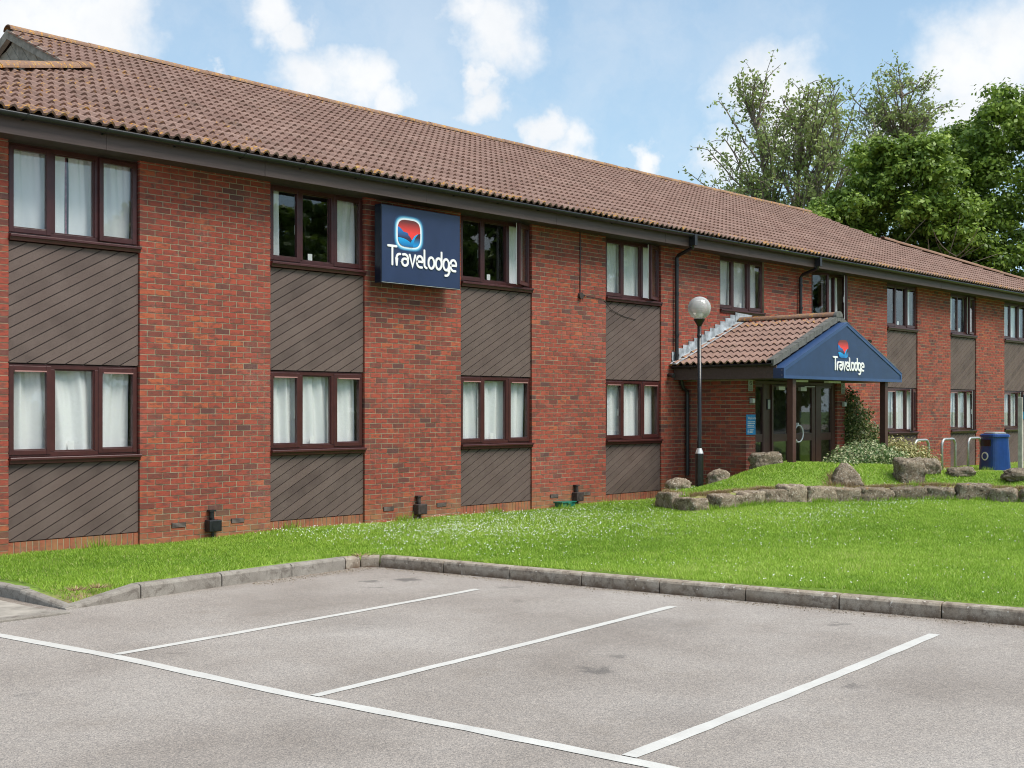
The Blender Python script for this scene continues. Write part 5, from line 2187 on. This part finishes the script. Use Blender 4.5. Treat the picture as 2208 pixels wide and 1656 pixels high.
wbox(20.76, 1.865, 'small pale box between the grey notice and the blue welcome notice')
wbox(24.37, 1.81, 'small pale box on the right porch pier under the notice')
kp_ = thing('entry_keypad', 'small grey entry panel on the dark door post', 'panel', (21.52, DY0 + 0.035, 1.80))
m_ = MB()
m_.box(-0.055, 0.055, -0.02, 0.0, -0.10, 0.10)
build(m_, 'plate', M_black, kp_)
m_ = MB()
m_.box(-0.040, 0.040, -0.024, -0.0205, -0.085, 0.085)
build(m_, 'cover', M_grey, kp_)

# ------------------------------------------------------------------ lamp post
LP = (18.42, -1.766)
lz = 0.30
lamp = thing('lamp_post', 'black lamp post with clear white globe beside the porch', 'lamp post', (LP[0], LP[1], lz))
m_ = MB()
m_.lathe([(0.072, -0.2), (0.072, 0.62), (0.070, 0.64), (0.0, 0.64)], n=20)
build(m_, 'base', M_blackpaint, lamp, smooth=False)
m_ = MB()
m_.lathe([(0.072, 0.641), (0.040, 0.73), (0.0, 0.73)], n=20)
build(m_, 'taper', M_steel, lamp)
m_ = MB()
m_.lathe([(0.038, 0.70), (0.036, 2.86), (0.0, 2.86)], n=16)
m_.lathe([(0.042, 2.66), (0.042, 2.70), (0.036, 2.70)], n=16)
build(m_, 'pole', M_blackpaint, lamp, smooth=True)
m_ = MB()
m_.lathe([(0.036, 2.84), (0.050, 2.87), (0.095, 2.945), (0.10, 2.965), (0.0, 2.965)], n=20)
build(m_, 'globe_holder', M_blackpaint, lamp)
M_globe, t, b = mat('globe_acrylic')
t.n.remove(b)
tr = t.new('ShaderNodeBsdfTransparent')
tr.inputs[0].default_value = (0.96, 0.96, 0.95, 1)
df = t.new('ShaderNodeBsdfDiffuse')
df.inputs[0].default_value = (0.90, 0.88, 0.85, 1)
tl_ = t.new('ShaderNodeBsdfTranslucent')
tl_.inputs[0].default_value = (0.88, 0.86, 0.83, 1)
ad = t.new('ShaderNodeMixShader')
ad.inputs[0].default_value = 0.5
t.l.new(df.outputs[0], ad.inputs[1])
t.l.new(tl_.outputs[0], ad.inputs[2])
gl = t.new('ShaderNodeBsdfGlossy')
gl.inputs['Roughness'].default_value = 0.04
lw = t.new('ShaderNodeLayerWeight')
lw.inputs[0].default_value = 0.35
m1 = t.new('ShaderNodeMixShader')
t.put(m1.inputs[0], t.rng(lw.outputs['Facing'], 0.0, 0.9, 0.55, 0.97))
t.l.new(tr.outputs[0], m1.inputs[1])
t.l.new(ad.outputs[0], m1.inputs[2])
m2 = t.new('ShaderNodeMixShader')
fr = t.new('ShaderNodeFresnel')
fr.inputs[0].default_value = 1.45
t.put(m2.inputs[0], fr.outputs[0])
t.l.new(m1.outputs[0], m2.inputs[1])
t.l.new(gl.outputs[0], m2.inputs[2])
t.l.new(m2.outputs[0], t.n['Material Output'].inputs[0])
m_ = MB()
m_.lathe([(0.2 * math.cos(R(a_)), 3.155 + 0.2 * math.sin(R(a_))) for a_ in range(-68, 91, 6)] + [(0.0005, 3.355)], n=36)
build(m_, 'globe', M_globe, lamp, smooth=True)
m_ = MB()
m_.lathe([(0.055, 2.966), (0.055, 3.07), (0.0, 3.07)], n=20)
for i in range(5):
    z_ = 3.085 + i * 0.036
    r_ = 0.072 - abs(i - 1.5) * 0.006 + 0.004 * i
    m_.lathe([(0.03, z_ + 0.012), (r_ + 0.012, z_), (r_ + 0.012, z_ + 0.004), (0.03, z_ + 0.018)], n=22)
m_.lathe([(0.085, 3.275), (0.055, 3.295), (0.0005, 3.30)], n=20)
build(m_, 'louvre', M_white, lamp, smooth=True)

# ------------------------------------------------------------------ bicycle stands, bin, post sign
for i, (xa, xb) in enumerate(((29.10, 29.88), (30.65, 31.45), (32.25, 33.08))):
    lab = ['left hoop of the three galvanised bicycle stands', 'middle hoop of the three galvanised bicycle stands', 'right hoop of the three bicycle stands, next to the blue bin'][i]
    o = thing('bicycle_stand', lab, 'bike stand', ((xa + xb) / 2, -0.75, 0), 'galvanised bicycle stands by the wall')
    h_ = 0.955
    w2 = (xb - xa) / 2
    pts_ = [(-w2, 0, -0.1), (-w2, 0, h_ - 0.17)] + [(-w2 + 0.17 - 0.17 * math.cos(R(a_)), 0, h_ - 0.17 + 0.17 * math.sin(R(a_))) for a_ in (15, 30, 45, 60, 75, 90)]
    pts_ += [(w2 - 0.17 + 0.17 * math.sin(R(a_)), 0, h_ - 0.17 + 0.17 * math.cos(R(a_))) for a_ in (0, 15, 30, 45, 60, 75)] + [(w2, 0, h_ - 0.17), (w2, 0, -0.1)]
    m_ = MB()
    m_.tube(pts_, 0.034, 12)
    build(m_, 'hoop', M_galv, o, smooth=True)
    m_ = MB()
    for s_ in (-1, 1):
        m_.lathe([(0.07, 0.06), (0.07, 0.075), (0.03, 0.08)], cx=s_ * w2, n=14)
    build(m_, 'foot_plate', M_galv, o)

bn = thing('litter_bin', 'dark blue tapered litter bin with grey lid beside the bicycle stands', 'bin', (32.62, -1.30, 0.0))
bn.rotation_euler = (0, 0, R(-24))
m_ = MB()
def ov(a_, b_, z_, n_=28):
    return [(a_ * math.copysign(abs(math.cos(2 * math.pi * i / n_)) ** 0.62, math.cos(2 * math.pi * i / n_)), b_ * math.copysign(abs(math.sin(2 * math.pi * i / n_)) ** 0.62, math.sin(2 * math.pi * i / n_)), z_) for i in range(n_)]
def loft(m_, rings_, caps=True):
    n_ = len(rings_[0])
    vs = [q for r_ in rings_ for q in r_]
    fs = [(i * n_ + k_, i * n_ + (k_ + 1) % n_, (i + 1) * n_ + (k_ + 1) % n_, (i + 1) * n_ + k_) for i in range(len(rings_) - 1) for k_ in range(n_)]
    if caps:
        fs.append([(len(rings_) - 1) * n_ + k_ for k_ in range(n_)])
    m_.add(vs, fs)
loft(m_, [ov(0.36, 0.33, 0.0), ov(0.335, 0.31, 0.45), ov(0.305, 0.285, 0.88), ov(0.305, 0.285, 0.98), ov(0.315, 0.295, 1.0)])
body = build(m_, 'body', M_bin, bn, smooth=False, bevel=0.004)
m_ = MB()
loft(m_, [ov(0.335, 0.315, 1.001), ov(0.33, 0.31, 1.045), ov(0.29, 0.27, 1.075)])
build(m_, 'lid_rim', M_bin, bn)
m_ = MB()
loft(m_, [ov(0.25, 0.23, 1.076), ov(0.25, 0.23, 1.10), ov(0.20, 0.18, 1.125)])
build(m_, 'lid', M_galv, bn)
m_ = MB()
m_.box(-0.322, -0.29, -0.17, 0.17, 0.76, 0.93)
build(m_, 'opening', M_blackpaint, bn)
m_ = MB()
m_.tube([(-0.325, 0.0, 0.50), (-0.340, 0.0, 0.50)], 0.11, 20)
build(m_, 'emblem', M_white, bn)
m_ = MB()
m_.tube([(-0.339, 0.0, 0.50), (-0.345, 0.0, 0.50)], 0.075, 20)
build(m_, 'emblem_centre', M_bin, bn)

ps = thing('parking_sign', 'navy and light blue sign on a pale timber post at the right edge', 'sign', (27.24, -3.975, 0.0))
m_ = MB()
m_.box(-0.045, 0.045, -0.045, 0.045, -0.2, 1.96)
build(m_, 'post', M_wood, ps, bevel=0.006)
m_ = MB()
m_.box(0.00, 0.42, -0.062, -0.046, 1.66, 2.01)
build(m_, 'upper_panel', M_navydk, ps)
m_ = MB()
m_.box(0.01, 0.42, -0.062, -0.046, 1.50, 1.655)
build(m_, 'lower_panel', M_cyan, ps)
m_ = MB()
stroke_prism(m_, [(0.10, 1.72), (0.10, 1.94), (0.32, 1.94), (0.32, 1.72), (0.10, 1.72)], 0.018, -0.0650, 0.0025)
stroke_prism(m_, arc(0.20, 1.80, 0.045, 0.045, 110, 350, 10), 0.014, -0.0655, 0.0025)
stroke_prism(m_, [(0.17, 1.90), (0.18, 1.83), (0.24, 1.83), (0.27, 1.76)], 0.014, -0.0660, 0.0025)
for zz in (1.60, 1.56):
    m_.box(0.05, 0.18, -0.0650, -0.0625, zz, zz + 0.02)
    m_.box(0.20, 0.33, -0.0650, -0.0625, zz, zz + 0.02)
build(m_, 'symbols', M_card, ps)


# ------------------------------------------------------------------ stones
def rock_mesh(sx_, sy_, sz_, seed, boxy=3.5, rough_=0.10, n_=9, flat_top=0.0):
    rr = random.Random(seed)
    offv = Vector((rr.uniform(0, 50), rr.uniform(0, 50), rr.uniform(0, 50)))
    m_ = MB()
    vid = {}
    vs, fs = [], []
    def vert(p_):
        key = (round(p_[0], 4), round(p_[1], 4), round(p_[2], 4))
        if key in vid:
            return vid[key]
        v = Vector(p_)
        nrm_ = (abs(v.x) ** boxy + abs(v.y) ** boxy + abs(v.z) ** boxy) ** (1 / boxy)
        v = v / nrm_
        d1 = mnoise.noise(v * 1.3 + offv) * rough_ * 1.9
        d2 = mnoise.noise(v * 3.4 + offv) * rough_ * 0.9
        d3 = mnoise.noise(v * 7.0 + offv) * rough_ * 0.75 + mnoise.noise(v * 15.0 + offv) * rough_ * 0.4
        v = v * (1 + d1 + d2 + d3)
        vid[key] = len(vs)
        tp = 1 - flat_top * (v.z + 1) / 2
        vs.append((v.x * sx_ * tp, v.y * sy_ * tp, v.z * sz_))
        return vid[key]
    for ax in range(3):
        for sg in (-1, 1):
            for i in range(n_):
                for j in range(n_):
                    q = []
                    for (a_, b_) in ((i, j), (i + 1, j), (i + 1, j + 1), (i, j + 1)):
                        u, v = a_ / n_ * 2 - 1, b_ / n_ * 2 - 1
                        p_ = [0, 0, 0]
                        p_[ax] = sg
                        p_[(ax + 1) % 3] = u
                        p_[(ax + 2) % 3] = v
                        q.append(vert(p_))
                    fs.append(q if sg > 0 else q[::-1])
    m_.add(vs, fs, rr.random())
    return m_


lsw = thing('low_stone_wall', 'low curved edging of rough mossy stones holding the grass mound', 'stone wall', (19.5, -3.2, 0))
LO = Vector((19.5, -3.2, 0))
# walk along the ring laying stones
path = [Vector(q) for q in RING[2:14]]
seglen = [(path[i + 1] - path[i]).length for i in range(len(path) - 1)]
tot = sum(seglen)


def at_len(s_):
    for i, L in enumerate(seglen):
        if s_ <= L or i == len(seglen) - 1:
            return path[i].lerp(path[i + 1], min(1, s_ / L)), (path[i + 1] - path[i]).normalized()
        s_ -= L


s_ = 0.0
ii = 0
Ls = [0.52, 0.60, 0.62, 0.55, 0.58, 0.45, 0.62, 0.50, 0.66, 0.64, 0.55, 0.62, 0.48, 0.60, 0.55, 0.6, 0.5, 0.6, 0.55, 0.6]
Hs = [0.30, 0.24, 0.25, 0.27, 0.26, 0.33, 0.30, 0.28, 0.27, 0.26, 0.25, 0.33, 0.27, 0.27, 0.26, 0.3, 0.28, 0.27, 0.3, 0.3]
while s_ < tot - 0.3:
    L = Ls[ii % len(Ls)]
    H_ = Hs[ii % len(Hs)] * 0.88
    c_, d_ = at_len(s_ + L / 2)
    m_ = rock_mesh(L / 2 * 1.00, 0.18, H_ / 2 + 0.05, 100 + ii, 9.0, 0.075, 13, random.uniform(0, 0.10))
    zb_ = float(ground_h(c_.x - 0.25, c_.y - 0.25))
    o = build(m_, 'stone', M_stone, lsw, smooth=True)
    o.location = Vector((c_.x, c_.y, zb_ + H_ / 2 - 0.045)) - LO
    o.rotation_euler = (random.uniform(-0.06, 0.06), random.uniform(-0.05, 0.05), math.atan2(d_.y, d_.x) + random.uniform(-0.06, 0.06))
    s_ += L
    ii += 1

boulders = [
    (17.949, -1.649, 0.23, 0.16, 0.12, 'pale rounded boulder at the left end of the mound near the boarding', 1, 2.7, -0.6, 0.15),
    (18.843, -1.887, 0.22, 0.18, 0.15, 'dark rounded boulder just right of the lamp post', 2, 3.2, -0.2, 0.2),
    (20.35, -1.92, 0.29, 0.16, 0.17, 'flat topped boulder with yellow lichen in front of the doors', 3, 4.2, -0.6, 0.05),
    (20.62, -3.36, 0.34, 0.24, 0.21, 'brown pyramid shaped boulder on top of the grass mound', 4, 5.0, -0.75, 0.72),
    (21.72, -4.06, 0.25, 0.20, 0.25, 'square upright boulder with orange lichen spots', 5, 6.0, -0.7, 0.0),
    (22.35, -4.15, 0.20, 0.18, 0.17, 'rounded boulder close behind the square lichened one', 6, 3.0, -0.8, 0.15),
    (22.62, -4.62, 0.27, 0.16, 0.09, 'long low boulder right of the square lichened one', 7, 3.6, -0.8, 0.1),
    (22.70, -5.70, 0.34, 0.20, 0.11, 'low flat boulder at the right edge of the mound', 8, 3.6, -0.7, 0.1),
]
for (x, y, a_, b_, c_, lab, sd, bx_, rz_, tp_) in boulders:
    gz = float(ground_h(x, y))
    o = build(rock_mesh(a_, b_, c_, sd * 13, bx_, 0.115, 13, tp_), 'boulder', M_stone, smooth=True, label=lab, category='boulder', group='boulders on the grass mound')
    o.location = (x, y, gz + c_ * 0.55)
    o.rotation_euler = (0.05, -0.06, rz_)


# ------------------------------------------------------------------ plants and trees
def leaves(centers, size, flat=0.0, nrm=None, tint=None, aspect=0.6):
    n_ = len(centers)
    a_ = rng.normal(0, 1, (n_, 3))
    if nrm is not None:
        a_ = a_ * 0.6 + nrm
    a_ /= np.linalg.norm(a_, axis=1)[:, None] + 1e-9
    b_ = rng.normal(0, 1, (n_, 3))
    b_ = b_ - (b_ * a_).sum(1)[:, None] * a_
    b_ /= np.linalg.norm(b_, axis=1)[:, None] + 1e-9
    c_ = np.cross(a_, b_)
    s_ = (size * rng.uniform(0.6, 1.3, n_))[:, None]
    V = np.empty((n_, 4, 3))
    V[:, 0] = centers - b_ * s_
    V[:, 1] = centers - c_ * s_ * aspect
    V[:, 2] = centers + b_ * s_
    V[:, 3] = centers + c_ * s_ * aspect
    return V


def clump_points(cen, rad, n_, squash=0.8, shell=0.55):
    d = rng.normal(0, 1, (n_, 3))
    d /= np.linalg.norm(d, axis=1)[:, None]
    r_ = rad * (shell + (1 - shell) * rng.uniform(0, 1, n_) ** 0.5) * (1 + 0.12 * rng.normal(0, 1, n_))
    p_ = d * r_[:, None]
    p_[:, 2] *= squash
    return p_ + np.array(cen), d


def branches(m_, p0, d0, L, r0, depth, spread, rr, tips, up=0.25, nseg=4, kids=(3, 4)):
    pts_ = [Vector(p0)]
    d = Vector(d0).normalized()
    for i in range(nseg):
        d = (d + Vector((rr.uniform(-1, 1), rr.uniform(-1, 1), rr.uniform(-0.6, 1) * up * 2)) * 0.22).normalized()
        pts_.append(pts_[-1] + d * L / nseg)
    r1 = r0 * 0.55
    m_.tube(pts_, [r0 + (r1 - r0) * i / nseg for i in range(nseg + 1)], 5 if depth > 1 else 6, caps=False)
    if depth == 0:
        tips.append(pts_[-1])
        tips.append(pts_[-2])
        return
    for q in range(rr.randint(*kids)):
        k_ = rr.randint(max(1, nseg - 2), nseg)
        a_ = Vector((rr.uniform(-1, 1), rr.uniform(-1, 1), rr.uniform(-0.25, 0.9)))
        nd = (d * (1 - spread) + a_.normalized() * spread).normalized()
        branches(m_, pts_[k_], nd, L * rr.uniform(0.6, 0.82), r1 * rr.uniform(0.6, 0.85), depth - 1, spread, rr, tips, up, nseg, kids)


def dense_tree_meshes(seed, hgt, wid, nclump, per, size=0.17, trunk=True, z_low=0.25):
    rr = random.Random(seed)
    cs = []
    for i in range(nclump):
        th = rr.uniform(0, 2 * math.pi)
        f = rr.random()
        zz = hgt * (z_low + (0.93 - z_low) * f)
        env = math.sin(math.pi * min(1.0, 0.18 + 0.80 * ((zz / hgt - z_low) / (1 - z_low)))) ** 0.7
        rad = wid * env * rr.uniform(0.35, 1.0)
        cs.append((rad * math.cos(th), rad * math.sin(th), zz, rr.uniform(0.10, 0.19) * wid + 0.35))
    V, Tn = [], []
    for (x, y, z, r_) in cs:
        base_ = rr.uniform(-0.13, 0.16)
        subs = 9
        for q in range(subs):
            u = Vector((rr.gauss(0, 1), rr.gauss(0, 1), rr.gauss(0, 1) + 0.25)).normalized() * r_ * rr.uniform(0.35, 1.12)
            rs = r_ * rr.uniform(0.22, 0.48)
            k_ = max(8, per // subs)
            d = rng.normal(0, 1, (k_, 3))
            p_ = np.array([x + u.x, y + u.y, z + u.z * 0.75]) + d * rs * np.array([0.62, 0.62, 0.40])
            nr = d / (np.linalg.norm(d, axis=1)[:, None] + 1e-6)
            nr[:, 2] += 0.7
            V.append(leaves(p_, np.full(k_, size), nrm=nr))
            Tn.append(np.clip(0.42 + base_ + rr.uniform(-0.10, 0.10) + 0.20 * rng.normal(0, 1, k_), 0, 1))
    V = np.concatenate(V)
    Tn = np.concatenate(Tn)
    m_ = MB()
    tips = []
    branches(m_, (0, 0, -0.3), (0, 0, 1), hgt * 0.35, 0.045 * wid + 0.1, 3, 0.6, rr, tips, 0.4)
    return npmesh('crown', V, 4, Tn), m_.mesh('trunk')


def place_tree(cm, tm, x, y, z, lab, name='tree', rot=0, sc_=1.0, leafm=None, group=None, cat='tree'):
    o = thing(name, lab, cat, (x, y, z), group)
    o.rotation_euler = (0, 0, rot)
    o.scale = (sc_, sc_, sc_)
    for nm, me_, mm in (('crown', cm, leafm), ('trunk', tm, M_bark)):
        q = bpy.data.objects.new(nm, me_)
        col.objects.link(q)
        q.parent = o
        if not me_.materials:
            me_.materials.append(mm)
    return o


c1, t1 = dense_tree_meshes(3, 14.8, 4.6, 150, 900, 0.095)
c2, t2 = dense_tree_meshes(8, 12.3, 3.3, 105, 850, 0.095)
place_tree(c1, t1, 50.6, 4.6, 0, 'tall dense green tree filling the right edge behind the roof', 'leafy_tree', 0.4, 1.0, M_leafd)
place_tree(c2, t2, 46.2, 7.6, 0, 'dense green tree behind the roof left of the tallest one', 'leafy_tree', 1.9, 1.02, M_leafd)
place_tree(c2, t2, 43.6, 10.6, 0, 'lower green tree whose crown starts behind the roof ridge', 'leafy_tree', 3.9, 0.80, M_leafd)
place_tree(c2, t2, 49.5, 1.2, 0, 'green tree low behind the far right end of the roof', 'leafy_tree', 2.9, 0.80, M_leafd)


def sparse_tree(x, y, seed, lab, cz, rxy, rz, nlimb, trunk_r, stems, per_twig=12, lsize=0.10, lean=(0, 0)):
    """limbs run from forked stems out to points spread through the crown, each limb carries twigs, each twig leaves"""
    rr = random.Random(seed)
    m_ = MB()
    P_ = []
    st = []
    for (sx_, sy_) in stems:
        a_ = Vector((0, 0, -0.3))
        b_ = Vector((sx_, sy_, cz + rz * 0.35))
        pts_ = [a_.lerp(b_, f) + Vector((math.sin(f * 5 + sx_) * 0.22, math.cos(f * 4 + sy_) * 0.2 - 0.2, 0)) * f for f in [i / 8 for i in range(9)]]
        m_.tube(pts_, [trunk_r * (1 - 0.72 * i / 8) for i in range(9)], 8, caps=False)
        st.append(pts_)
    for i in range(nlimb):
        while True:
            u = Vector((rr.uniform(-1, 1), rr.uniform(-1, 1), rr.uniform(-1, 1)))
            if 0.30 < u.length < 1:
                break
        k_ = 0.80 + 0.26 * mnoise.noise(u.normalized() * 1.7 + Vector((seed, 0, 0)))
        e_ = Vector((u.x * rxy * k_, u.y * rxy * k_, cz + u.z * rz * k_))
        sp_ = min(st, key=lambda q: (q[-1].xy - e_.xy).length + rr.uniform(0, 0.8))
        want = e_.z - (e_.xy - sp_[5].xy).length * 0.9 - 0.6
        b_ = min(sp_[2:], key=lambda q: abs(q.z - want))
        mid = b_.lerp(e_, 0.5) + Vector((rr.uniform(-0.35, 0.35), rr.uniform(-0.35, 0.35), rr.uniform(-0.5, 0.1)))
        seg = [b_.lerp(mid, f).lerp(mid.lerp(e_, f), f) + Vector((rr.uniform(-1, 1), rr.uniform(-1, 1), rr.uniform(-1, 1))) * 0.06 for f in [q / 7 for q in range(8)]]
        m_.tube(seg, [0.060 - 0.040 * q / 7 for q in range(8)], 5, caps=False)
        for w_ in range(9):
            o_ = seg[rr.randint(3, 7)]
            d_ = (Vector((rr.uniform(-1, 1), rr.uniform(-1, 1), rr.uniform(-0.5, 0.9))).normalized() + (e_ - b_).normalized() * 0.7).normalized()
            L_ = rr.uniform(0.5, 1.15)
            q1 = o_ + d_ * L_ * 0.5 + Vector((0, 0, 0.04))
            q2 = o_ + d_ * L_ + Vector((rr.uniform(-0.1, 0.1), rr.uniform(-0.1, 0.1), -0.05))
            m_.tube([o_, q1, q2], [0.020, 0.015, 0.008], 4, caps=False)
            for _ in range(per_twig):
                f = rr.uniform(0.35, 1.1)
                P_.append(o_.lerp(q2, f) + Vector((rr.gauss(0, 1), rr.gauss(0, 1), rr.gauss(0, 1))) * 0.11)
    P_ = np.array([tuple(q) for q in P_])
    V = leaves(P_, np.full(len(P_), lsize), aspect=0.5)
    cm = npmesh('crown', V, 4, np.clip(rng.normal(0.5, 0.22, len(P_)), 0, 1))
    place_tree(cm, m_.mesh('trunk'), x, y, 0, lab, 'sparse_tree', 0, 1, M_leafs)


sparse_tree(53.2, 16.6, 5, 'wide thinly leaved tree with bare branches showing above the roof ridge', 12.7, 5.8, 6.0, 200, 0.24, [(-1.6, 0.9), (0.2, -0.2), (1.7, -1.3)])
sparse_tree(60.3, 14.6, 12, 'tall slender thinly leaved tree rising right of the wide bare one', 16.0, 3.5, 3.9, 62, 0.18, [(0.1, 0.0)], 11)

# trees across the car park, seen mirrored in the upper windows
c3, t3 = dense_tree_meshes(21, 13.5, 5.6, 70, 300, 0.30, z_low=0.02)
for i, (x, y, s__) in enumerate(((29, -48, 0.70), (37, -50, 0.80), (45, -47, 1.05), (54, -50, 1.18), (63, -46, 1.15), (72, -49, 1.2), (84, -47, 1.2), (98, -50, 1.25))):
    place_tree(c3, t3, x, y, -0.2, 'green tree of the row across the car park mirrored in the upper windows', 'leafy_tree', i * 1.3, s__, M_leafd, 'trees across the car park')


def shrub(name, lab, x, y, parts_, m_, size, cat='shrub'):
    gz = float(ground_h(x, y))
    o = thing(name, lab, cat, (x, y, gz))
    V, Tn = [], []
    for (cx_, cy_, cz_, rx_, rz_, n_) in parts_:
        p_, d = clump_points((0, 0, 0), 1.0, n_, 1.0, 0.30)
        p_ = p_ * np.array([rx_, rx_, rz_]) + np.array([cx_, cy_, cz_])
        nr = d.copy()
        nr[:, 2] += 0.3
        V.append(leaves(p_, np.full(n_, size), nrm=nr))
        Tn.append(np.clip(rng.normal(0.5, 0.27, n_), 0, 1))
    link('foliage', npmesh('foliage', np.concatenate(V), 4, np.concatenate(Tn)), m_, o)
    s_m = MB()
    for j in range(5):
        a_ = j * 1.26
        q = parts_[j % len(parts_)]
        s_m.tube([(0.05 * math.cos(a_), 0.05 * math.sin(a_), -0.05), (q[0] * 0.5, q[1] * 0.5, q[2] * 0.5), (q[0], q[1], q[2])], [0.016, 0.011, 0.005], 6)
    build(s_m, 'stem', M_bark, o)
    return o


shrub('evergreen_shrub', 'dark green pointed shrub beside the right porch pier', 25.0, -1.35,
      [(-0.05, 0, 0.50, 0.72, 0.52, 5600), (-0.10, 0, 1.00, 0.58, 0.44, 4000), (-0.22, 0, 1.38, 0.42, 0.38, 2200), (-0.32, 0, 1.76, 0.22, 0.28, 700), (0.50, -0.1, 0.50, 0.58, 0.50, 3400)], M_leafr, 0.030)
shrub('yellow_shrub', 'yellow variegated bush right of the right porch post', 25.35, -2.10,
      [(0.35, 0, 0.50, 0.42, 0.42, 2600), (0.80, -0.1, 0.42, 0.40, 0.40, 1900), (-0.1, 0.05, 0.60, 0.36, 0.40, 1500), (1.22, -0.15, 0.30, 0.30, 0.26, 800), (1.5, -0.1, 0.30, 0.12, 0.22, 160)], M_leafy, 0.030)
shrub('variegated_shrub', 'low white edged leafy shrub on the mound in front of the doors', 22.40, -2.75,
      [(-0.95, -0.1, 0.22, 0.34, 0.18, 1300), (-0.35, 0, 0.34, 0.46, 0.24, 2400), (0.25, 0, 0.40, 0.46, 0.26, 2400), (0.85, 0.05, 0.32, 0.44, 0.24, 1900), (1.40, 0.1, 0.26, 0.40, 0.22, 1400)], M_leafv, 0.030)
